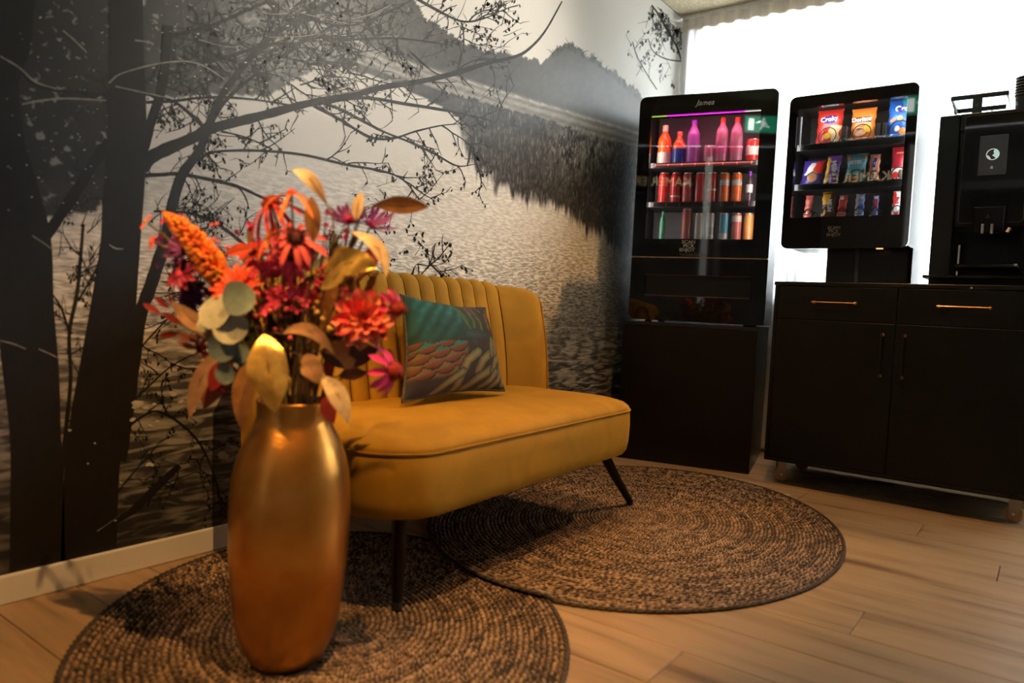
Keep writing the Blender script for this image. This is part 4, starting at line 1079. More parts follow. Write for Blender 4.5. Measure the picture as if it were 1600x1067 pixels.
WL = drink_mat('cream_label', (.68, .55, .48)); OC = drink_mat('orange_can', (.80, .16, .03)); SV = drink_mat('silver_can', (.55, .52, .48)); TB = drink_mat('teal_can', (.10, .34, .46)); GN = drink_mat('green_glass', (.06, .22, .13)); DKC = drink_mat('dark_can', (.06, .03, .045)); RC = drink_mat('faded_red_can', (.55, .16, .13)); OT = drink_mat('amber_can', (.62, .27, .08))
bottle('orange sports drink bottle with pale cap, leftmost on top shelf of cooler', 1038, 194, 255, 21, OR, CAPW, (.08, .34, WL), 'sport')
bottle('short orange bottle with blue label, second on top shelf of cooler', 1061, 204, 253, 20, OR, CAPR, (.10, .50, BL), 'squat')
bottle('violet lit clear bottle, third on top shelf of cooler', 1084, 186, 254, 20, PU, CAPP, None, 'tall')
bottle('tall pink lit water bottle with red cap, left of its pair on top shelf', 1129, 182, 253, 20, PK, CAPR, (.24, .42, drink_mat('pink_label', (.62, .10, .30))), 'tall')
bottle('tall pink lit water bottle with red cap, right of its pair on top shelf', 1152, 181, 253, 20, PK, CAPR, (.24, .42, drink_mat('rose_label', (.60, .14, .24))), 'tall')
can('low pink can in the gap of the cooler top shelf', 1107, 226, 255, 16, PK, 'drinks on the top shelf')
can('wide red and white tub, rightmost on top shelf of cooler', 1177, 216, 252, 24, RD, 'drinks on the top shelf', (.35, .7, WL))
mid = 'cans on the middle shelf'
for i, (px, m, bd, tx, ds) in enumerate(((1037, RD, None, None, 'red can, first from left on middle shelf of cooler'), (1056, RD, (.25, .30, WL), None, 'red can with pale mark, second on middle shelf of cooler'), (1074.5, drink_mat('rose_can', (.60, .10, .10)), (.62, .70, WL), None, 'rose red can, third on middle shelf of cooler'), (1094, RD, None, None, 'red can, fourth on middle shelf of cooler'), (1112.5, drink_mat('deep_red_can', (.50, .02, .025)), (.44, .50, WL), None, 'deep red can with pale lettering, fifth on middle shelf of cooler'), (1132, OC, (.60, .78, SV), ('FANTA', .014, WHITE_PRINT, .69), 'orange can with silver band, sixth on middle shelf of cooler'), (1151, OC, (.60, .78, SV), ('FANTA', .014, WHITE_PRINT, .69), 'orange can with silver band, seventh on middle shelf of cooler'))):
    can(ds, px, 269.5, 314, 16.5, m, mid, bd, False, tx)
bottle('slim dark bottle with purple cap, rightmost on middle shelf of cooler', 1172, 267, 314, 11.5, DKC, CAPP, (.35, .6, SV), 'squat', mid)
low_ = 'drinks on the bottom shelf'
bottle('slim green bottle, leftmost on bottom shelf of cooler', 1035.5, 330, 372, 9.5, GN, drink_mat('cap_green', (.10, .45, .22)), None, 'tall', low_)
for px, t0, w, m, bd, ds in ((1073, 326, 15.5, RC, None, 'tall faded red can, tallest on bottom shelf of cooler'), (1092, 333, 14, SV, None, 'plain silver can left on bottom shelf of cooler'), (1109.5, 333, 14, SV, (.3, .55, drink_mat('grey_label', (.35, .33, .30))), 'silver can with grey band on bottom shelf of cooler'), (1130.5, 333, 15, SV, (.35, .98, TB), 'silver and teal can on bottom shelf of cooler'), (1150.5, 333, 16, RC, (.72, .92, WL), 'red can with pale band on bottom shelf of cooler'), (1170, 333, 16, OT, None, 'amber orange can, rightmost on bottom shelf of cooler')):
    can(ds, px, t0, 372, w, m, low_, bd)

# ------------------------------------------------------------------ snack machine on its stand
SX0, SX1, SZ0, SZ1, SY = .932, 1.470, 1.118, 1.826, 3.55
sn = thing('snack_machine', 'black glass-fronted countertop snack machine with three rows of snacks', 'vending machine', (SX0, SY, CZ1))
q_ = lambda z: z - CZ1
IX0, IX1, IZ0, IZ1 = .968, 1.428, 1.262, 1.772
W = SX1 - SX0
sfr = MB().plate(rrect(0, W, q_(SZ0), q_(SZ1), .03), 0, .03, rrect(IX0 - SX0, IX1 - SX0, q_(IZ0), q_(IZ1), .004)).build('front_frame', BLACK_GLOSS, sn)
MB().box(IX0 - SX0 - .001, IX1 - SX0 + .001, .008, .012, q_(IZ0) - .001, q_(IZ1) + .001).build('pane', PANE, sfr)
SD = .40
c_ = MB().box(.004, .02, .031, SD, q_(SZ0) + .012, q_(SZ1) - .01).box(W - .02, W - .004, .031, SD, q_(SZ0) + .012, q_(SZ1) - .01).box(.02, W - .02, SD - .02, SD, q_(SZ0) + .012, q_(SZ1) - .01)
c_.box(.02, W - .02, .031, SD - .02, q_(SZ1) - .03, q_(SZ1) - .01).box(.02, W - .02, .031, SD - .02, q_(SZ0) + .012, q_(IZ0) - .03)
c_.build('carcass', pm('snack_carcass', (.016, .016, .017), .3, var=.1), sn)
MB().box(.02, W - .02, .30, .303, q_(1.24), q_(1.80)).build('back_lining', pm('snack_lining', (.030, .024, .022), .5), sn)
area('snack_led_side', (.035, .05, q_(1.52)), (0, math.radians(-90), math.radians(45)), .5, .02, .7, (1, .93, .88), sn)
area('snack_led_side', (W - .035, .05, q_(1.52)), (0, math.radians(90), math.radians(-45)), .5, .02, .9, (1, .93, .88), sn)
area('snack_led_top', (W / 2, .05, q_(1.765)), (math.radians(35), 0, 0), .4, .02, .9, (1, .93, .88), sn)
MB().tube([(.046, .04, q_(1.60)), (.046, .04, q_(1.74))], .004, 8).build('led_tube', emit_mat('snack_led', (.7, .7, .75), .35), sn)
SINS = .11
def sp(px, py, dep=SINS):
    P = onplane(px, py, 1, SY + dep); return float(P[0]), float(P[2])
SS = [sp(1330, 226)[1], sp(1330, 289)[1], sp(1330, 342)[1]]
for z in SS:
    s_ = MB().box(.021, W - .021, .06, .29, q_(z) - .014, q_(z), .001, 1).build('tray', pm('tray_black', (.015, .014, .014), .35), sn)
    MB().box(.022, W - .022, .055, .0595, q_(z) - .022, q_(z) + .006, .0008, 1).build('tray_front', BLACK_SATIN, s_)
for px, row in ((1320, 0), (1375, 0), (1381, 0)):
    x, z = sp(px, 200); MB().box(x - SX0 - .012, x - SX0 + .012, .10, .28, q_(SS[0]), q_(SS[0]) + .085, .001, 1).build('divider', pm('divider_black', (.018, .017, .018), .3), sn)
for k, w in enumerate(('SCAN', 'PICK', 'ENJOY')):
    text('lettering', w, .019, pm('faint_print', (.10, .09, .08), .5), sn, front(1.165 - SX0, -.0006, q_(1.212) - .0165 * k), .0004, 0, 1.1, .0004)
MB().box(1.345 - SX0, 1.372 - SX0, .004, .018, q_(SZ0) - .004, q_(SZ0) + .003, .001, 1).build('indicator_lamp', emit_mat('amber_indicator', (1.0, .48, .16), 1.6), sn)
stand = MB()
stand.add(*(lambda P: (P.v, P.f))(MB().plate(rrect(1.115 - SX0, 1.475 - SX0, .10, .36, .02), 0, 1)))
stv = [(x, z, (y)) for x, y, z in stand.v]     # turn the plate so that it stands upright
stv = [(x, y, .0 if z < .5 else q_(SZ0) + .010) for x, y, z in stv]
so = MB().add(stv, [f[::-1] for f in stand.f]).build('stand', BLACK_SATIN, sn)
MB().box(1.10 - SX0, 1.49 - SX0, .09, .37, 0, .006, .001, 1).build('stand_foot', BLACK_SATIN, sn)
MB().box(1.245 - SX0, 1.262 - SX0, .096, .10, .01, q_(SZ0) + .008, .001, 1).build('stand_highlight', pm('stand_highlight_tone', (.05, .055, .065), .25), sn)  # paler strip painted in for the vertical highlight on the stand front

def coil(x, z, r, n=3.0, y0=.085, y1=.28):
    P = [(x - SX0 + r * math.cos(a), y0 + (y1 - y0) * a / (2 * math.pi * n), q_(z) + r * math.sin(a)) for a in [2 * math.pi * n * k / 72 - 2.2 for k in range(73)]]
    P = [(p[0], max(p[1], y0 - .02), p[2]) for p in P]
    MB().tube(P, .0024, 6).build('coil', pm('black_wire', (.008, .008, .008), .35), sn, True)
def bag(label, x0, y0, x1, y1, row, cols, tilt=0.0, lett=None, patches=(), name='snack_bag', cat='snack', puff=.5, skew=0.0, rings=True, dep=SINS):
    """pillow pack; cols = main material; patches = (u0, v0, u1, v1, material) printed shapes; lett = (text, size, mat, u, v, rot)"""
    a = sp(x0, y1, dep); b_ = sp(x1, y0, dep); w = b_[0] - a[0]; base = SS[row]; h = b_[1] - base - .001
    t = thing(name, label, cat, ((a[0] + b_[0]) / 2, SY + dep, base + .0005), 0, 'snacks on the %s tray' % ('top', 'middle', 'bottom')[row])
    th = w * puff * .5; NU, NV = 13, 17
    def P(u, v, sd):
        k = max(0, 4 * u * (1 - u)) ** .5 * (max(0, min(1, (v - .05) / .9)) * max(0, min(1, (.95 - v) / .9)) * 4) ** .45 if .05 < v < .95 else 0
        x = (u - .5) * w * (1 - .06 * math.sin(v * math.pi)) + skew * (v - .5) * h + .002 * math.sin(v * 23 + u * 3)
        y = sd * th * k + .0015 * math.sin(u * 31) * (1 if v < .07 or v > .93 else 0) + .25 * th * math.sin(u * 5 + v * 7) * .3 * k
        return Vector((x, y + tilt * v * h + th, v * h))
    G = [[tuple(P(i / (NU - 1), j / (NV - 1), -1)) for j in range(NV)] for i in range(NU)]
    mb = MB().grid(G); mb.grid([[tuple(P(i / (NU - 1), j / (NV - 1), 1)) for j in range(NV)] for i in range(NU)][::-1])
    mb.build('wrapper', cols, t, True)
    for pi, (u0, v0, u1, v1, m, sh) in enumerate(patches):
        e = .0006 + .0004 * pi; n = 9
        if sh == 'oval':
            V = [P((u0 + u1) / 2, (v0 + v1) / 2, -1) - Vector((0, e + .0012, 0))]; K = 22
            for k in range(K):
                q = 2 * math.pi * k / K; V.append(P((u0 + u1) / 2 + (u1 - u0) / 2 * math.cos(q), (v0 + v1) / 2 + (v1 - v0) / 2 * math.sin(q), -1) - Vector((0, e + .0008, 0)))
            MB().add(V, [(0, 1 + k, 1 + (k + 1) % K) for k in range(K)]).build('printed_patch', m, t, True)
        else:
            sl = sh if isinstance(sh, float) else 0.0
            G = [[tuple(P(min(1, max(0, u0 + (u1 - u0) * i / n + sl * (j / n - .5))), v0 + (v1 - v0) * j / n, -1) - Vector((0, e + .0006, 0))) for j in range(n + 1)] for i in range(n + 1)]
            MB().grid(G).build('printed_patch', m, t, True)
    if lett:
        for (tx, sz, m, u, v, rot) in (lett if isinstance(lett, list) else [lett]):
            p = P(u, v, -1); text('lettering', tx, sz, m, t, front(p.x, p.y - .0035, p.z, rot), .0006, 0, 1, .0008)
    if rings: coil((a[0] + b_[0]) / 2 + .004, base + .045 * (1 if row == 0 else .8), min(.042 if row == 0 else .032, w * .46))
    return t
def wm_(n, c, r=.28): return pm('wrap_' + n, c, r, var=.10, scale=30, bump=.25, bscale=60)
wr_, wo_, wb_, wpu, wte, wye, wbr, wwh, wdr, wsk, wgn, wcr = wm_('red', (.62, .035, .025)), wm_('orange', (.78, .20, .03)), wm_('blue', (.02, .12, .50)), wm_('purple', (.23, .08, .50)), wm_('teal', (.13, .36, .42)), wm_('yellow', (.78, .42, .03)), wm_('brown', (.10, .04, .015)), wm_('white', (.68, .64, .66)), wm_('dark_red', (.36, .015, .03)), wm_('salmon', (.66, .22, .12)), wm_('green', (.14, .26, .06)), wm_('cream', (.75, .52, .25))
wnb = wm_('navy', (.05, .03, .28)); win_ = wm_('indigo', (.10, .10, .33)); wbl2 = wm_('pale_blue', (.20, .30, .62))
bag('red crisp bag with blue oval badge, left on top tray of snack machine', 1271, 165, 1316, 225, 0, wr_, .1, ('Croky', .030, WHITE_PRINT, .53, .715, .08),
    [(.28, .60, .82, .82, wnb, 'oval'), (.55, .30, .95, .55, wcr, .1), (.35, .20, .62, .36, wye, 'oval'), (.62, .12, .95, .34, wcr, 'oval')], puff=.55)
bag('orange tortilla chip bag with white lettering, middle of top tray', 1325, 163, 1368, 222, 0, wo_, .1, ('Doritos', .026, WHITE_PRINT, .48, .66, .03),
    [(.20, .58, .85, .74, wbr, -.05), (.12, .22, .70, .46, wm_('pale_orange', (.85, .45, .28)), 'oval'), (.60, .30, .95, .52, wye, 'oval'), (.05, .02, .9, .14, wbr, .0)], puff=.55)
bag('blue crisp bag cut off by frame, right on top tray of snack machine', 1383, 148, 1428, 213, 0, wb_, .1, ('Croky', .034, WHITE_PRINT, .72, .74, 0),
    [(.40, .64, 1.0, .86, wnb, 'oval'), (.40, .46, .62, .58, wye, 'oval'), (.12, .44, .34, .54, wo_, 'oval'), (.30, .22, .52, .36, wwh, 'oval'), (.5, .14, .8, .30, wo_, 'oval')], puff=.55)
bag('navy, red and white caramel waffle pack, left on middle tray', 1250, 248, 1287, 287, 1, wnb, .1, None, [(.25, .45, .75, .95, wwh, .25), (.55, .5, 1.0, .98, wr_, .1), (.30, .18, .78, .60, wm_('waffle', (.45, .20, .10)), 'oval')], puff=.35, skew=.12)
bag('purple and yellow chocolate pack with white lettering on middle tray', 1287, 241, 1312, 287, 1, wpu, .1, ('Milka', .034, WHITE_PRINT, .62, .58, -math.pi / 2 + .12), [(0, .02, .30, .95, wye, -.06)], puff=.35, skew=.10)
bag('teal bites bag with white lettering, middle tray', 1318, 236, 1356, 281, 1, wte, .1, ('BITES', .021, WHITE_PRINT, .50, .70, 0), [(.05, .02, .95, .14, wgn, 0.), (.1, .12, .4, .3, wo_, 'oval'), (.45, .1, .75, .28, wsk, 'oval'), (.75, .30, .98, .46, wbr, 'oval'), (.02, .80, .2, .92, wo_, 'oval'), (.78, .82, .96, .92, wo_, 'oval')], puff=.45)
bag('salmon wrapper standing beside the teal bag on middle tray', 1355, 239, 1375, 281, 1, wsk, .1, None, [(.30, .45, .75, .95, wwh, 'oval'), (.36, .55, .66, .88, wnb, .1), (.3, .1, .7, .42, wwh, 'oval'), (.4, .15, .62, .36, wbr, 'oval')], puff=.4, skew=.02)
bag('dark red chocolate bag cut off by frame, right on middle tray', 1389, 226, 1418, 279, 1, wdr, .1, None, [(.0, .0, 1.0, .40, wwh, .08), (.1, .05, .55, .30, wr_, 'oval'), (.5, .12, .95, .36, wbr, 'oval'), (.3, .80, .95, .84, wsk, 0.)], puff=.4)
bag('small plain red bar, leftmost on bottom tray', 1255, 304, 1269, 338, 2, wm_('faded_red', (.52, .10, .10)), .1, None, [(.3, .2, .7, .35, wsk, 0.), (.3, .42, .7, .55, wsk, 0.), (.3, .62, .7, .80, wsk, 0.)], puff=.5, skew=.04)
bag('yellow and brown chocolate nut bag on bottom tray', 1281, 298, 1306, 338, 2, wbr, .1, ('M&M', .027, WHITE_PRINT, .58, .50, -math.pi / 2), [(0, .55, .6, 1.0, wye, .15), (0, .05, .35, .45, wye, 'oval')], puff=.45)
bag('red twist-top bar beside the yellow and brown bag on bottom tray', 1307, 303, 1323, 338, 2, wr_, .1, None, [(.1, .80, .6, .97, wwh, .1), (.4, .05, .95, .3, wsk, 'oval')], puff=.5, skew=.05)
bag('pale blue and white bar, middle of bottom tray', 1334, 301, 1351, 337, 2, wbl2, .1, None, [(0, .02, .38, .98, wwh, 0.), (.3, .35, .95, .6, wb_, 'oval'), (.45, .75, .9, .95, wwh, 'oval')], puff=.5)
bag('narrow dark indigo and red bar on bottom tray', 1361, 304, 1373, 336, 2, win_, .1, None, [(.1, .84, .9, .97, wwh, 0.), (.1, .50, .9, .75, wdr, 0.)], puff=.5, skew=.02)
bag('white and red bar, rightmost on bottom tray', 1392, 297, 1409, 336, 2, wwh, .1, ('Bali', .022, wdr, .62, .64, -math.pi / 2), [(0, .45, .38, .98, wr_, 0.), (.3, .02, 1.0, .22, wdr, .1)], puff=.45)

# ------------------------------------------------------------------ coffee machine
KX0, KX1, KY0, KY1, KZ1 = 1.556, 1.985, 3.55, 4.02, 1.668
cf = thing('coffee_machine', 'black bean-to-cup coffee machine with small touch screen on the cabinet', 'coffee machine', (KX0, KY0, CZ1))
k_ = lambda z: z - CZ1
KW = KX1 - KX0
MB().box(0, KW, .03, KY1 - KY0, k_(1.205), k_(KZ1), .006, 2).build('upper_body', BLACK_SATIN, cf)
MB().box(0, .075, 0, .03, k_(1.0), k_(KZ1), .003, 1).build('side_column', BLACK_SATIN, cf); MB().box(KW - .075, KW, 0, .03, k_(1.0), k_(KZ1), .003, 1).build('side_column', BLACK_SATIN, cf)
MB().box(0, .07, .031, KY1 - KY0, k_(1.0), k_(1.204)).build('lower_side', BLACK_SATIN, cf); MB().box(KW - .07, KW, .031, KY1 - KY0, k_(1.0), k_(1.204)).build('lower_side', BLACK_SATIN, cf)
MB().box(.07, KW - .07, .20, KY1 - KY0, k_(1.0), k_(1.204)).build('recess_back', BLACK_SATIN, cf)
MB().box(.075, KW - .075, .0, .03, k_(1.60), k_(KZ1), .002, 1).build('header', BLACK_SATIN, cf)
MB().box(-.018, KW + .018, -.035, KY1 - KY0, k_(.988), k_(1.0), .002, 1).build('base_plate', BLACK, cf)
MB().box(.0, KW, .01, KY1 - KY0, 0, k_(.988), .002, 1).build('plinth', BLACK, cf)
D0, D1 = 1.650 - KX0, 1.872 - KX0
dpl = MB().plate(rrect(D0, D1, k_(1.216), k_(1.655), .012), -.006, .028).build('door_panel', BLACK_GLOSS, cf)
EDGE = pm('thin_grey_edge', (.16, .155, .15), .3, .5)
MB().ring([(x, -.0065, z) for x, z in rrect(D0, D1, k_(1.216), k_(1.655), .012)], .0009, 6).build('edge_trim', EDGE, dpl)
MB().box(1.706 - KX0, 1.803 - KX0, -.0085, -.0065, k_(1.412), k_(1.570), .0005, 1).build('screen', pm('screen_glass', (.030, .030, .029), .22, emit=(.030, .030, .028, .5)), dpl)
MB().box(1.706 - KX0, 1.800 - KX0, -.0105, -.0068, k_(1.4095), k_(1.4125)).build('screen_edge', EDGE, dpl)
ICON = emit_mat('icon_pale', (.85, .86, .80), .55); ICON2 = emit_mat('icon_mint', (.45, .72, .66), .7)
cx_, cz_ = 1.7535 - KX0, k_(1.492)
MB().ring([(cx_ + .0215 * math.cos(a), -.0092, cz_ + .0215 * math.sin(a)) for a in [2 * math.pi * k / 36 for k in range(36)]], .0014, 6).build('globe_icon', ICON, dpl)
P = [(cx_ + .020 * math.cos(a), cz_ + .020 * math.sin(a)) for a in [math.radians(-55 + 130 * k / 12) for k in range(13)]] + [(cx_ + .002, cz_ + .010), (cx_ + .005, cz_ + .002), (cx_ - .002, cz_ - .004), (cx_ + .004, cz_ - .008)]
MB().plate(P, -.0096, -.0088).build('globe_icon', ICON2, dpl)
MB().plate([(cx_ - .019, cz_ - .006), (cx_ - .009, cz_ - .018), (cx_ - .006, cz_ - .015), (cx_ - .016, cz_ - .003)], -.0096, -.0088).build('globe_icon', ICON, dpl)
MB().plate([(cx_ - .005, cz_ - .058), (cx_ + .004, cz_ - .058), (cx_ + .004, cz_ - .051), (cx_, cz_ - .045), (cx_ - .005, cz_ - .051)], -.0096, -.0088).build('cup_icon', pm('dim_icon', (.3, .3, .28), .5, emit=(.3, .3, .28, .4)), dpl)
def kp(px, py, dep=0.0):
    Q = onplane(px, py, 1, KY0 + dep); return Q[0] - KX0, Q[2] - CZ1
a = kp(1522, 324, -.03); b_ = kp(1567, 366, -.03)
sp_ = MB().box(a[0], b_[0], -.035, .03, b_[1] + .006, a[1], .003, 1).build('spout_block', BLACK_GLOSS, cf)
MB().tube([(a[0], -.0355, a[1] - .001), (b_[0], -.0355, a[1] - .001), (b_[0], -.0355, b_[1] + .012)], .0009, 6).build('edge_trim', EDGE, sp_)
for px in (1534.5, 1549):
    x, z0 = kp(px, 365, -.037); _, z1 = kp(px, 350, -.037); auto_smooth(MB().tube([(x, -.039, z0), (x, -.039, z1)], .0055, 12).build('nozzle', STEEL, sp_))
x, z = kp(1543, 338, -.036); MB().ring([(x + .007 * math.cos(q), -.0358, z - .001 + .007 * math.sin(q)) for q in (math.pi / 2, math.pi * 7 / 6, math.pi * 11 / 6)], .0008, 5).build('warning_mark', pm('grey_mark', (.35, .34, .32), .5), sp_)
x, z = kp(1575, 358, .0); auto_smooth(MB().tube([(x + .006, .03, z + .002), (x + .004, -.012, z), (x - .002, -.014, z - .014)], .0065, 12).build('hot_water_spout', pm('copper_spout', (.62, .45, .36), .3, .8), cf))
x, z0 = kp(1497, 412, -.005); x1, z1 = kp(1499, 383, -.005); MB().tube([(x, -.006, z0), (x, -.006, z1)], .0036, 10).build('steel_rod', STEEL, cf)
x, z0 = kp(1495, 430, -.005); MB().tube([(x, -.006, z0), (x, -.006, z0 + .016)], .0036, 10).build('steel_rod', STEEL, cf)
x0_, z0 = kp(1492, 413, -.03); x1_, _ = kp(1590, 413, -.03)
MB().box(x0_, x1_, -.034, .19, z0 - .012, z0, .002, 1).build('drip_tray', BLACK_SATIN, cf)
MB().box(x1_ - .012, x1_, -.036, -.034, z0 - .006, z0 + .003, .0008, 1).build('tray_tab', STEEL, cf)
# bean hopper on top: dark rim and bracket, clear tub
HB = .12
def kh(px, py): Q = onplane(px, py, 1, KY0 + HB); return Q[0] - KX0, Q[2] - CZ1
l0 = kh(1489, 152); r0 = kh(1573, 142); zt = (l0[1] + r0[1]) / 2 + .002; zb = k_(KZ1)
hop = thing('bean_hopper', 'low clear bean hopper with dark rim on top of coffee machine', 'hopper', (KX0, KY0, KZ1))
hz = zt - zb
RIMM = pm('smoked_rim', (.03, .032, .036), .25)
lx0, lx1 = l0[0] - .004, r0[0] + .006
def frustum(x0, x1, y0, y1, z0, z1, ins):
    return [(x0 + ins, y0 + ins, z0), (x1 - ins * .4, y0 + ins, z0), (x1 - ins * .4, y1 - ins, z0), (x0 + ins, y1 - ins, z0), (x0, y0, z1), (x1, y0, z1), (x1, y1, z1), (x0, y1, z1)], [(0, 1, 5, 4), (1, 2, 6, 5), (2, 3, 7, 6), (3, 0, 4, 7)]
MB().add(*frustum(lx0, lx1, HB, HB + .22, .002, hz - .016, .020)).build('tub', pane_mat('hopper_plastic', (.72, .75, .74), 1.45, 1.5), hop)
MB().box(lx0 + .022, lx1 - .010, HB + .022, HB + .2, .0008, .0042, .001, 1).build('tub_floor', RIMM, hop)
MB().plate(rrect(lx0 - .004, lx1 + .004, HB - .004, HB + .224, .012), 0, 1, rrect(lx0 + .004, lx1 - .004, HB + .004, HB + .216, .008))
rim_ = MB().box(lx0 - .003, lx1 + .003, HB - .004, HB + .004, hz - .019, hz, .002, 1).box(lx0 - .003, lx1 + .003, HB + .216, HB + .224, hz - .019, hz, .002, 1).box(lx0 - .003, lx0 + .005, HB + .004, HB + .216, hz - .019, hz, .002, 1).box(lx1 - .005, lx1 + .003, HB + .004, HB + .216, hz - .019, hz, .002, 1)
rim_.build('rim', RIMM, hop)
bx0 = kh(1520, 160)[0]; bx1 = kh(1535, 160)[0]
MB().box(bx0, bx1, HB - .006, HB + .006, .0005, hz - .004, .001, 1).build('bracket', RIMM, hop)
MB().ring([((bx0 + bx1) / 2 + .004 * math.cos(q), HB - .0068, hz * .55 + .004 * math.sin(q)) for q in [2 * math.pi * k / 16 for k in range(16)]], .0008, 5).build('screw', EDGE, hop)
MB().box(lx1 - .055, lx1 - .051, HB + .006, HB + .2, .004, hz * .45).build('baffle', pane_mat('baffle_plastic', (.7, .74, .73), 1.45, .8), hop)
# stack of upturned cups
cxs, czs = kh(1606, 165); CUPM = pm('black_cup', (.012, .012, .014), .35)
CUPR = pm('cup_rim_grey', (.16, .16, .165), .4)
names = ['lowest', 'second', 'third', 'fourth', 'fifth', 'sixth', 'topmost']
for i in range(7):
    t = thing('paper_cup', 'black cup, %s in the stack on the coffee machine' % names[i], 'cup', (KX0 + 1.842 - KX0, KY0 + HB + .05, KZ1 + .0008 + .0118 * i), 0, 'stack of black cups')
    MB().lathe([(.0005, .002), (.0325, .002), (.0385, .094), (.0380, .094), (.0320, .004), (.0005, .004)], 28, capb=False, capt=False).build('cup_body', CUPM, t, True)
    MB().ring([(.0392 * math.cos(q), .0392 * math.sin(q), .0942) for q in [2 * math.pi * k / 32 for k in range(32)]], .0022, 6).build('rolled_rim', CUPR, t, True)
# ------------------------------------------------------------------ bouquet in the vase, every stem its own thing
fr_ = random.Random(11)
HN = np.array([FV[0], FV[1], 0]); HN /= np.linalg.norm(HN)
VC = np.array([VX, VY, 0.0])
R3, U3, C3 = Vector(RV), Vector(UV), -Vector(FV)
def B(px, py, dd=0.0):
    d = ray(px, py); t = ((VC - HN * dd - CAM) @ HN) / (d @ HN); return Vector(CAM + t * d)
def cdir(a, b, c): return (R3 * a + U3 * b + C3 * c).normalized()
PXM = 1 / 745.0      # metres per photograph pixel at the bouquet

def fm(name, col, rough=.6, metal=0.0, var=.22, scale=45, sheen=.0): return pm('flora_' + name, col, rough, metal, var=var, scale=scale, bump=.15, bscale=120, sheen=sheen)
STEM = fm('stem_olive', (.12, .10, .035)); STEMB = fm('stem_brown', (.12, .06, .025))
ORANGE = fm('orange_petal', (.88, .20, .025)); REDORG = fm('red_orange_petal', (.80, .085, .025)); RED = fm('red_petal', (.52, .018, .022)); CORAL = fm('coral_petal', (.90, .12, .11))
PINK = fm('pink_petal', (.88, .07, .17)); MAG = fm('magenta_petal', (.60, .012, .13)); PURP = fm('purple_petal', (.15, .006, .14)); DPUR = fm('dark_purple_petal', (.07, .003, .065))
GOLDL = fm('gold_leaf', (.92, .52, .11), .30, .65); BRONZE = fm('bronze_leaf', (.34, .15, .035), .5, .25); BROWN = fm('brown_leaf', (.26, .11, .03)); DBROWN = fm('dark_brown_leaf', (.10, .035, .016))
CREAM = fm('cream_leaf', (.78, .58, .34)); TANL = fm('tan_leaf', (.44, .23, .105)); EUC = fm('eucalyptus_leaf', (.20, .26, .23), .65); EUC2 = fm('pale_eucalyptus_leaf', (.46, .45, .33), .65)
REDL = fm('red_leaf', (.36, .022, .012)); RUSTL = fm('rust_leaf', (.34, .08, .03)); GREEN_ = fm('dark_green_leaf', (.045, .055, .022)); OLIVE = fm('olive_leaf', (.20, .15, .035))
CONE = fm('dark_flower_cone', (.10, .012, .012), .8, var=.5, scale=220); CONER = fm('red_flower_cone', (.30, .02, .01), .8, var=.5, scale=220); YEL = fm('yellow_bits', (.62, .36, .05))

def bez(p0, p1, p2, p3, n):
    out = []
    for i in range(n + 1):
        t = i / n; out.append(p0 * (1 - t) ** 3 + p1 * 3 * t * (1 - t) ** 2 + p2 * 3 * t * t * (1 - t) + p3 * t ** 3)
    return out
def stemmed(name, label, cat, head, axis, group=None, r=.0022, mat=None, lead=.06):
    """an upright thing whose stem starts inside the vase and ends at head"""
    head = Vector(head); q = fr_.uniform(0, 6.28); rad = fr_.uniform(.006, .034)
    side = Vector((head.x - VX, head.y - VY, 0)); l = side.length
    mouth = Vector((VX, VY, vz + .545)) + (side / l if l > 1e-4 else Vector((1, 0, 0))) * min(.05, l * .35) + Vector((math.cos(q), math.sin(q), 0)) * .014
    base = Vector((VX - (mouth.x - VX) * .7, VY - (mouth.y - VY) * .7, vz + .033 + fr_.uniform(0, .012)))
    t = thing(name, label, cat, base, 0, group)
    pts = [base.lerp(mouth, k / 5) for k in range(5)]
    d0 = (mouth - base).normalized()
    pts += bez(mouth, mouth + d0 * (head - mouth).length * .4, head - axis * lead, head, 9)
    MB().tube([p - base for p in pts], r, 6).build('stem', mat or STEM, t, True)
    return t, base, pts
def leafmesh(p0, p1, w, bend=Vector((0, 0, 0)), face=None, fold=.12, n=9, belly=.5, wave=.0, roll=0.0):
    """leaf surface between p0 and p1: width w, curved by bend, folded along its rib"""
    face = face or C3; pm_ = (p0 + p1) / 2 + bend; G = []
    for i in range(n + 1):
        t = i / n; c = p0 * (1 - t) ** 2 + pm_ * 2 * t * (1 - t) + p1 * t * t
        tg = ((pm_ - p0) * (1 - t) + (p1 - pm_) * t).normalized()
        f = (face - tg * face.dot(tg)); f = f.normalized() if f.length > 1e-4 else tg.orthogonal().normalized()
        sd = tg.cross(f)
        if roll: R_ = Matrix.Rotation(roll * (t - .5), 3, tg); sd = R_ @ sd; f = R_ @ f
        k = math.sin(math.pi * t ** (math.log(.5) / math.log(belly))) ** .8 if 0 < t < 1 else 0
        hw = w / 2 * max(k, .03); row = []
        for j in range(-3, 4):
            s = j / 3; row.append(c + sd * hw * s + f * (fold * hw * abs(s) ** 1.3 + wave * hw * math.sin(t * 11 + j)))
        G.append(row)
    return G
def leaf(t, base, p0, p1, w, mat, name='leaf', **kw):
    G = [[tuple(q - base) for q in r] for r in leafmesh(p0, p1, w, **kw)]
    return MB().grid(G).build(name, mat, t, True)
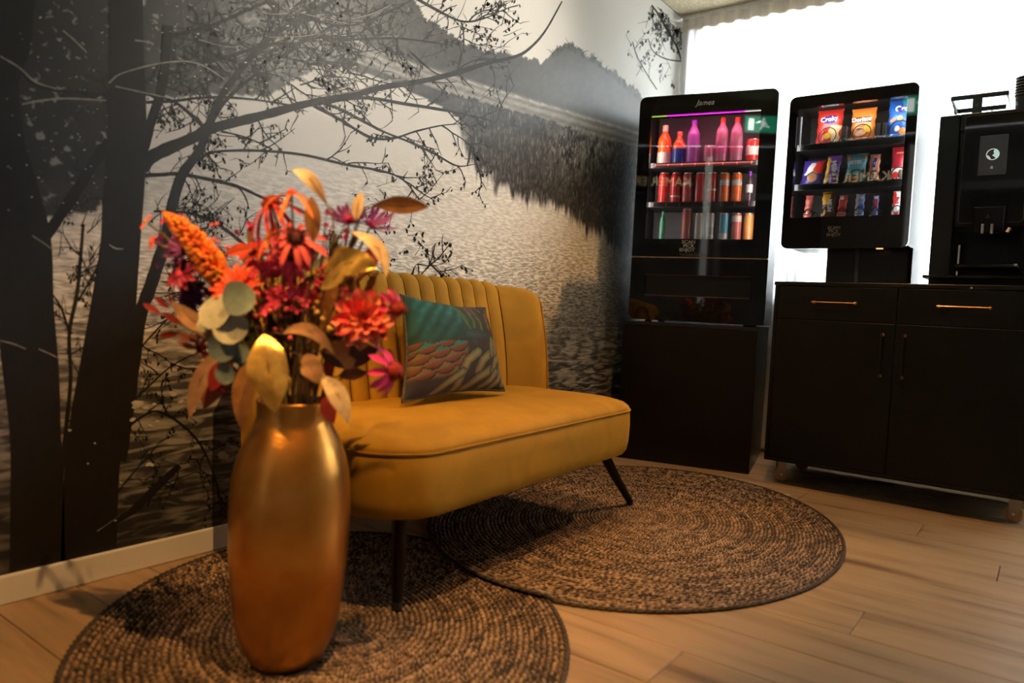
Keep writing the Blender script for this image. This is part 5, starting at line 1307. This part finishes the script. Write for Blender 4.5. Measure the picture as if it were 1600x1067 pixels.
def petal_me(L, W, r0, droop, cup=.25, tip=.35, n=7, notch=0.0):
    G = []
    for i in range(n + 1):
        t = i / n; x = r0 + (L - r0) * t; z = -droop * L * t * t
        k = (math.sin(math.pi * min(1, (t * (1 - tip) + .12) / (1.12 - tip) * .5 + 0)) if t < .999 else .25)
        k = (t + .25) ** .5 * (1 - max(0, (t - .72) / .28) ** 2.2 * .92) / 1.0
        row = []
        for j in range(-2, 3):
            s = j / 2; row.append((x - notch * abs(s) * L * t, W / 2 * k * s, z + cup * W * abs(s) ** 1.5 * k))
        G.append(row)
    return MB().grid(G).mesh('petal')
def frame(axis, spin=0.0):
    z = axis.normalized(); x = z.orthogonal().normalized(); y = z.cross(x)
    m = Matrix((x, y, z)).transposed().to_4x4(); return m @ Matrix.Rotation(spin, 4, 'Z')
def daisy(label, px, py, dd, ax, n, L, W, droop, pmat, cmat, cr, ch, cup=.2, group=None, layers=1, sparse=None, nm='coneflower'):
    c = B(px, py, dd); a = cdir(*ax); t, base, _ = stemmed(nm, label, 'flower', c - a * .004, a, group)
    L, W, cr, ch = L * PXM, W * PXM, cr * PXM, ch * PXM
    for l in range(layers):
        me = petal_me(L * (1 - .22 * l), W, cr * .6, droop - .18 * l, cup); me.materials.append(pmat); me.polygons.foreach_set('use_smooth', [True] * len(me.polygons))
        for k in range(n):
            if sparse and (k in sparse): continue
            ang = 2 * math.pi * (k + .5 * l) / n + fr_.uniform(-.08, .08)
            M_ = Matrix.Translation(c - base) @ frame(a, ang) @ Matrix.Rotation(fr_.uniform(-.12, .12), 4, 'Y') @ Matrix.Rotation(fr_.uniform(-.2, .2), 4, 'X') @ Matrix.Scale(fr_.uniform(.88, 1.08), 4)
            link('petal', me, None, t, mtx=M_)
    if cr > 0:
        prof = [(cr, -ch * .12), (cr * 1.04, ch * .15), (cr * .92, ch * .5), (cr * .6, ch * .85), (cr * .15, ch)]
        mb = MB().lathe(prof, 14)
        for k in range(60):
            q = fr_.uniform(0, 6.28); s = fr_.uniform(0, 1); i = min(3, int(s * 4)); f = s * 4 - i
            r = prof[i][0] * (1 - f) + prof[i + 1][0] * f; z = prof[i][1] * (1 - f) + prof[i + 1][1] * f; p = Vector((r * math.cos(q), r * math.sin(q), z))
            mb.tube([p * .95, p * 1.0 + Vector((math.cos(q), math.sin(q), .7)) * cr * .22], [cr * .09, cr * .03], 4)
        mb.build('cone', cmat, t, True, Matrix.Translation(c - base) @ frame(a))
    return t, base
def big_leaf(label, p0, p1, w, mat, bend=(0, 0, 0), nm='dried_leaf', face=None, group=None, **kw):
    p0, p1 = B(*p0), B(*p1); ax = (p1 - p0).normalized()
    t, base, _ = stemmed(nm, label, 'leaf', p0, ax, group, .0016, STEMB)
    leaf(t, base, p0, p1, w * PXM, mat, 'blade', bend=(R3 * bend[0] + U3 * bend[1] + C3 * bend[2]) * PXM, face=cdir(*face) if face else None, **kw)
    MB().tube([Vector(q) - base for q in [p0, (p0 + p1) / 2 + (R3 * bend[0] + U3 * bend[1] + C3 * bend[2]) * PXM * .5 + C3 * .0006, p1]], [.0011, .0009, .0003], 5).build('midrib', STEMB, t, True)
    return t

# orange foxtail spike leaning to the upper left
h0, h1 = B(352, 446, .05), B(256, 333, .07); ax = (h1 - h0).normalized()
t, base, _ = stemmed('foxtail_spike', 'long orange foxtail spike leaning out at upper left of bouquet', 'flower', h0, ax, None, .004)
mb = MB(); mb2 = MB(); ln = (h1 - h0).length; sd = ax.orthogonal().normalized()
for k in range(620):
    s = fr_.random(); q = fr_.uniform(0, 6.283); bow = U3 * (.016 * math.sin(s * math.pi))
    rad = .029 * (1 - s) ** .35 * (.55 + .45 * smooth01((s + .05) / .25)) * (1 - .35 * smooth01((s - .7) / .3))
    o = (Matrix.Rotation(q, 3, ax) @ sd); p = h0.lerp(h1, s) + bow - base
    d = (o + ax * fr_.uniform(.1, .8) + Vector((0, 0, -.25))).normalized()
    (mb if fr_.random() < .72 else mb2).tube([p + o * rad * .35, p + o * rad * .45 + d * rad * .45, p + o * rad * .45 + d * rad * .72], [.0030, .0042, .0012], 5)
mb.tube([h0 - base, (h0 + h1) / 2 + U3 * .016 - base, h1 - base], [.012, .012, .005], 8)
for m_, mt, nm in ((mb, ORANGE, 'florets'), (mb2, fm('yellow_orange_floret', (.85, .36, .04)), 'florets')):
    o = m_.build(nm, mt, t, True); o['kind'] = 'stuff'

# cone flowers and daisies
daisy('dark red coneflower with drooping petals at top of bouquet', 425, 322, .06, (-.35, .85, .1), 10, 52, 8, .9, RED, CONER, 13, 15)
daisy('orange coneflower with thin drooping petals at very top of bouquet', 456, 302, .09, (.1, .95, .3), 7, 48, 7.5, .75, ORANGE, REDORG, 6, 6)
daisy('orange red daisy with dark centre in the upper middle of bouquet', 462, 372, .09, (.05, .55, .8), 11, 46, 11, .45, CORAL, CONE, 13, 12)
daisy('orange daisy turned left beside the dark centred daisy', 420, 372, .05, (-.6, .55, .3), 7, 46, 9, .3, ORANGE, YEL, 6, 6)
daisy('coral pink daisy below the dark centred daisy', 455, 398, .07, (0, -.1, 1), 14, 38, 12, .25, PINK, CONE, 9, 6, layers=2)
daisy('red daisy half hidden behind round grey green leaf', 366, 452, .08, (-.1, .25, .95), 18, 42, 9, .12, REDORG, CONE, 11, 9, layers=2)
daisy('magenta coneflower facing right beside the dahlia', 617, 482, .055, (.88, -.15, .35), 11, 32, 9, .45, MAG, CONER, 11, 18)
daisy('magenta pink coneflower hanging low at right over the sofa', 612, 580, .07, (.92, -.05, .30), 11, 38, 12, .55, fm('hot_pink_petal', (.72, .02, .20)), CONER, 13, 18)
daisy('dark magenta flower at left edge below the orange spike', 282, 428, .06, (-.3, .4, .8), 12, 30, 9, .2, fm('wine_petal', (.30, .008, .05)), PINK, 6, 5, layers=2)
daisy('dark purple flower at left below the magenta one', 296, 462, .03, (-.4, .1, .8), 10, 33, 11, .2, DPUR, PURP, 5, 5, layers=2)
daisy('purple flower with curled petals left of the orange spike', 290, 388, .03, (-.5, .4, .7), 9, 38, 11, -.35, PURP, DPUR, 5, 5, layers=2)
daisy('purple thistle-like flower at upper right of bouquet', 545, 345, .02, (.1, .7, .6), 14, 32, 6, -.4, PURP, MAG, 6, 8, layers=2)
daisy('purple flower with long curled petals at far upper right of bouquet', 580, 352, .0, (.5, .6, .5), 8, 38, 7, -.5, fm('violet_petal', (.16, .008, .20)), MAG, 5, 6, layers=2)
daisy('small pink flower at leftmost tip of bouquet', 228, 347, .03, (-.6, .5, .5), 8, 15, 7, .1, CORAL, YEL, 4, 4)
daisy('small coral flower just below the leftmost pink one', 238, 378, .04, (-.6, .2, .6), 8, 13, 7, .1, CORAL, ORANGE, 4, 4)
daisy('small red flower at upper middle left of bouquet', 395, 395, .02, (-.2, .5, .8), 11, 26, 9, .1, RED, CONE, 6, 6)
daisy('crimson flower behind the gold leaves', 520, 445, .0, (.2, .3, .9), 14, 34, 11, .1, fm('crimson_petal', (.48, .01, .05)), CONE, 7, 6, layers=2)
daisy('small crimson flower in lower left of bouquet', 312, 545, .02, (-.6, -.2, .7), 10, 22, 8, .2, RED, CONE, 5, 5)
daisy('dark red ragged flower at lowest left of bouquet', 330, 598, .03, (-.6, -.5, .6), 12, 36, 10, .3, fm('deep_red_petal', (.26, .008, .01)), CONE, 6, 6, layers=2)
# dahlia
c = B(566, 499, .07); a = cdir(.35, .15, .9)
t, base, _ = stemmed('dahlia', 'coral and orange dahlia, largest bloom at right of bouquet', 'flower', c - a * .01, a)
DM = [fm('dahlia_red', (.80, .075, .07)), fm('dahlia_coral', (.90, .20, .13)), fm('dahlia_orange', (.95, .34, .16))]
for l, (n, L, tilt, lift) in enumerate(((13, 47, .05, 0), (12, 42, .32, .004), (11, 35, .62, .007), (8, 26, .95, .010), (5, 16, 1.25, .012))):
    mes = []
    for m_ in DM:
        me = petal_me(L * PXM, 19 * PXM * (1 - .1 * l), .003, -.10, .35); me.materials.append(m_); me.polygons.foreach_set('use_smooth', [True] * len(me.polygons)); mes.append(me)
    for k in range(n):
        ang = 2 * math.pi * (k + .5 * (l % 2)) / n + fr_.uniform(-.08, .08)
        M_ = Matrix.Translation(c - base + a * lift) @ frame(a, ang) @ Matrix.Rotation(-tilt + fr_.uniform(-.1, .1), 4, 'Y')
        link('petal', mes[fr_.choice((0, 1, 1, 2))], None, t, mtx=M_)
# eucalyptus branch with round grey green leaves
E0 = [(373, 466, .115, 24, EUC, (0, .05, 1)), (340, 486, .10, 27, EUC2, (-.3, .3, .8)), (362, 512, .105, 24, EUC2, (.1, .2, .9)), (322, 500, .08, 18, EUC2, (-.5, .2, .7)), (346, 543, .10, 20, EUC, (.1, -.1, 1)), (352, 582, .09, 16, EUC, (-.2, -.2, 1)), (372, 552, .08, 15, EUC, (.4, 0, .9))]
t, base, pts = stemmed('eucalyptus_branch', 'eucalyptus branch with round grey green leaves at left front of bouquet', 'branch', B(356, 500, .09), cdir(-.3, .6, .4), None, .002)
for px, py, dd, r, m_, fc in E0:
    p = B(px, py, dd); f = cdir(*fc); M_ = frame(f, fr_.uniform(0, 6)); r *= PXM
    G = []
    for i in range(6):
        rr = r * i / 5; G.append([tuple(p - base + (M_ @ Vector((rr * math.cos(q) * 1.06, rr * math.sin(q) * (1 + .12 * math.cos(q)), .22 * rr * rr / r * math.cos(q) ** 2)))) for q in [2 * math.pi * k / 20 for k in range(21)]])
    MB().grid(G).build('leaf', m_, t, True)
    a_ = B(356, 505, .07); MB().tube([tuple(a_ - base), tuple((a_ + p) / 2 - base - C3 * .008), tuple(p - base - C3 * .002)], .0011, 5).build('twig', OLIVE, t, True)

# big dried and gold leaves
big_leaf('bright gold leaf with jagged lobes in the upper right front of bouquet', (505, 428, .09), (590, 418, .11), 40, GOLDL, (0, 24, 10), wave=.2)
big_leaf('gold leaf pointing down left beside the jagged gold leaf', (545, 405, .10), (500, 452, .10), 22, GOLDL, (6, -8, 8))
big_leaf('small gold leaf at top of the gold cluster', (522, 418, .08), (548, 388, .09), 30, GOLDL, (4, 6, 6))
big_leaf('wide gold leaf hanging over the front rim of vase', (412, 522, .10), (430, 646, .115), 60, GOLDL, (6, 14, 26), wave=.10, roll=.5)
big_leaf('tan brown leaf hanging at left of the gold leaf over rim', (398, 560, .08), (380, 676, .085), 34, BRONZE, (-10, 20, 12))
big_leaf('arching tan leaf above the vase mouth', (440, 522, .08), (523, 556, .09), 20, TANL, (10, 42, 10), roll=.8)
big_leaf('cream leaf drooping over right rim of vase', (500, 588, .07), (544, 664, .085), 30, CREAM, (16, 16, 12), roll=.8)
big_leaf('small red leaf hanging below the cream leaf at right rim', (512, 612, .055), (522, 662, .06), 24, REDL, (-6, 0, 5))
big_leaf('rust oval leaf over the sofa back at right', (528, 588, .04), (574, 584, .045), 20, RUSTL, (0, 5, 3))
big_leaf('small dark red leaf right of the vase mouth', (516, 592, .04), (512, 556, .04), 18, REDL, (0, 0, 4))
big_leaf('large dark brown leaf below the dahlia', (498, 548, .05), (592, 545, .06), 44, DBROWN, (0, -14, 8))
big_leaf('golden brown leaf pointing right at far upper right', (586, 320, .02), (670, 323, .03), 27, BROWN, (0, 2, 4), face=(.1, -.3, 1))
big_leaf('upright golden brown leaf at top of bouquet', (490, 378, .09), (486, 306, .09), 25, BROWN, (3, 0, 5))
big_leaf('curled cream leaf at highest point of bouquet', (512, 322, .07), (456, 266, .075), 20, CREAM, (6, 22, 8), roll=1.5)
big_leaf('cream leaf arching down at right of gold leaves', (548, 362, .06), (602, 436, .075), 20, CREAM, (34, 18, 8), roll=.9)
big_leaf('small upright cream leaf among purple flowers', (557, 345, .03), (566, 300, .03), 18, CREAM, (-4, 0, 4))
big_leaf('pinkish tan leaf at left behind the eucalyptus', (345, 522, .05), (268, 470, .055), 26, TANL, (-8, -8, 6))
big_leaf('rosy tan leaf below the pinkish one at left', (350, 540, .04), (292, 482, .04), 24, TANL, (0, -8, 5))
big_leaf('tan leaf hanging at lower left of bouquet', (345, 545, .05), (296, 655, .06), 26, TANL, (-10, 14, 8))
big_leaf('rust leaf hanging at lower left behind the tan leaf', (365, 565, .03), (318, 640, .03), 36, RUSTL, (-4, 8, 8))
big_leaf('bronze leaf upright in the centre of bouquet', (490, 545, .03), (528, 440, .035), 40, BRONZE, (-10, 4, 6))
big_leaf('bronze leaf leaning right behind the dahlia', (505, 520, .0), (560, 430, .0), 38, BROWN, (8, 8, 0))
big_leaf('tan folded leaf above right rim of vase', (470, 560, .06), (498, 600, .075), 34, TANL, (8, 14, 14))
big_leaf('dark olive leaf left of the gold hanging leaf', (395, 500, .06), (382, 590, .06), 28, GREEN_, (-6, 4, 6))
big_leaf('red leaf under the eucalyptus at left', (362, 560, .06), (330, 612, .06), 28, REDL, (-6, 4, 4))
big_leaf('wine red leaf behind the cream arching leaf', (560, 430, .02), (592, 380, .02), 26, fm('wine_leaf', (.22, .012, .03)), (4, 0, 4))
big_leaf('red leaf right of the foxtail spike', (352, 398, .05), (398, 388, .05), 18, REDORG, (0, 6, 3))

# fillers: sprigs that fill the heart of the bouquet
def sprig(label, group, px, py, dd, mat, n, spread, size, kind):
    h = B(px, py, dd); a = cdir((px - 445) / 160, .8, .2); t, base, pts = stemmed('sprig', label, 'sprig', h, a, group, .0013, STEMB if kind != 'leaf' else STEM)
    for k in range(n):
        p = h + (R3 * fr_.uniform(-1, 1) + U3 * fr_.uniform(-1.2, .8) + C3 * fr_.uniform(-.8, .8)) * spread * PXM
        q = pts[-fr_.randint(2, 6)]
        if kind == 'leaf':
            d = (p - q).normalized(); leaf(t, base, p - d * .012, p + d * size * PXM, size * .42 * PXM, mat, bend=C3 * .004, face=(C3 + U3 * fr_.uniform(-.6, .6) + R3 * fr_.uniform(-.6, .6)).normalized(), n=5)
            MB().tube([tuple(q - base), tuple(p - base)], .0007, 4).build('twig', STEM, t)
        elif kind == 'berry':
            s = size * PXM * fr_.uniform(.7, 1.2) / 2
            MB().lathe([(s * .2, -s), (s * .75, -s * .65), (s, 0), (s * .75, s * .65), (s * .2, s)], 10).build('berry', mat, t, True, Matrix.Translation(p - base))
            MB().tube([tuple(q - base), tuple(p - base)], .0006, 4).build('twig', STEMB, t)
        else:
            me = petal_me(size * .6 * PXM, size * .42 * PXM, .0005, -.2, .3, n=4); me.materials.append(mat); a2 = (C3 + U3 * fr_.uniform(-.8, .8) + R3 * fr_.uniform(-.8, .8)).normalized()
            for j in range(5): link('petal', me, None, t, mtx=Matrix.Translation(p - base) @ frame(a2, 2 * math.pi * j / 5))
            MB().tube([tuple(q - base), tuple(p - base - a2 * .001)], .0006, 4).build('twig', STEMB, t)
for px, py, dd, w in ((462, 452, .06, 'just below the dark centred daisy'), (478, 462, .05, 'between dark centred daisy and bronze leaf'), (440, 462, .05, 'right of the round eucalyptus leaf'), (410, 425, .04, 'above the half hidden red daisy'), (425, 410, .03, 'under the orange daisy turned left'), (392, 435, .05, 'between foxtail spike and coral daisy')):
    sprig('spray of tiny pink blossoms ' + w, 'pink blossom sprays', px, py, dd, PINK, 7, 20, 19, 'flower')
for px, py, dd, w in ((405, 470, .06, 'next to the round eucalyptus leaf'), (430, 490, .05, 'above the hanging gold leaf'), (455, 500, .04, 'above the arching tan leaf'), (480, 430, .05, 'left of the jagged gold leaf'), (330, 370, .02, 'above the foxtail spike')):
    sprig('sprig of little coral buds ' + w, 'coral bud sprigs', px, py, dd, CORAL, 9, 26, 7, 'berry')
for px, py, dd, w in ((500, 490, .05, 'left of the dahlia'), (420, 440, .03, 'under the small red flower'), (440, 430, .04, 'below the coral pink daisy'), (495, 470, .03, 'below the jagged gold leaf')):
    sprig('sprig of mustard yellow seed heads ' + w, 'yellow seed sprigs', px, py, dd, YEL, 8, 24, 8, 'berry')
for px, py, dd, w in ((400, 500, .0, 'behind the eucalyptus branch'), (430, 470, -.02, 'in the shaded heart, left of centre'), (470, 490, -.01, 'in the shaded heart, right of centre'), (500, 500, -.03, 'behind the bronze leaf'), (450, 540, .0, 'low above the vase mouth'), (410, 545, -.01, 'behind the hanging gold leaf'), (485, 545, -.02, 'behind the folded tan leaf'), (380, 480, -.02, 'behind the half hidden red daisy'), (350, 430, -.02, 'behind the foot of the foxtail spike'), (420, 400, -.03, 'behind the orange daisy'), (500, 420, -.03, 'behind the jagged gold leaf'), (450, 425, -.03, 'behind the coral pink daisy')):
    sprig('dark leafy sprig ' + w, 'dark leafy filler sprigs', px, py, dd, fr_.choice((GREEN_, DBROWN, OLIVE, DBROWN)), 9, 34, 34, 'leaf')
for px, py, dd, w in ((330, 520, .0, 'under the pinkish tan leaf at left'), (270, 500, -.01, 'at leftmost fringe below dark purple flower'), (555, 420, -.02, 'behind the wine red leaf'), (530, 400, -.03, 'behind the small gold leaf'), (350, 590, .0, 'at lower left fringe of bouquet'), (540, 520, -.02, 'behind the dahlia')):
    sprig('russet leafy sprig ' + w, 'russet filler sprigs', px, py, dd, fr_.choice((RUSTL, BRONZE, REDL)), 7, 30, 24, 'leaf')
for px, py, dd, w in ((270, 345, .0, 'beside tip of foxtail spike'), (300, 410, .0, 'under the foxtail spike'), (265, 395, .01, 'at far left above the dark magenta flower'), (560, 470, -.01, 'above the dahlia'), (520, 350, -.01, 'right of the upright brown leaf'), (390, 360, .0, 'left of the dark red coneflower')):
    sprig('airy sprig of violet buds ' + w, 'violet bud sprigs', px, py, dd, fr_.choice((PURP, MAG, DPUR)), 8, 22, 9, 'flower')
for k in range(12):
    px = fr_.uniform(395, 500); a = cdir((px - 445) / 120, .9, .1)
    stemmed('bare_stem', 'thin bare stem rising from the vase mouth', 'stem', B(px, fr_.uniform(470, 545), fr_.uniform(-.03, .04)), a, 'bare stems in the vase', .0020, fr_.choice((STEM, STEMB, OLIVE)))
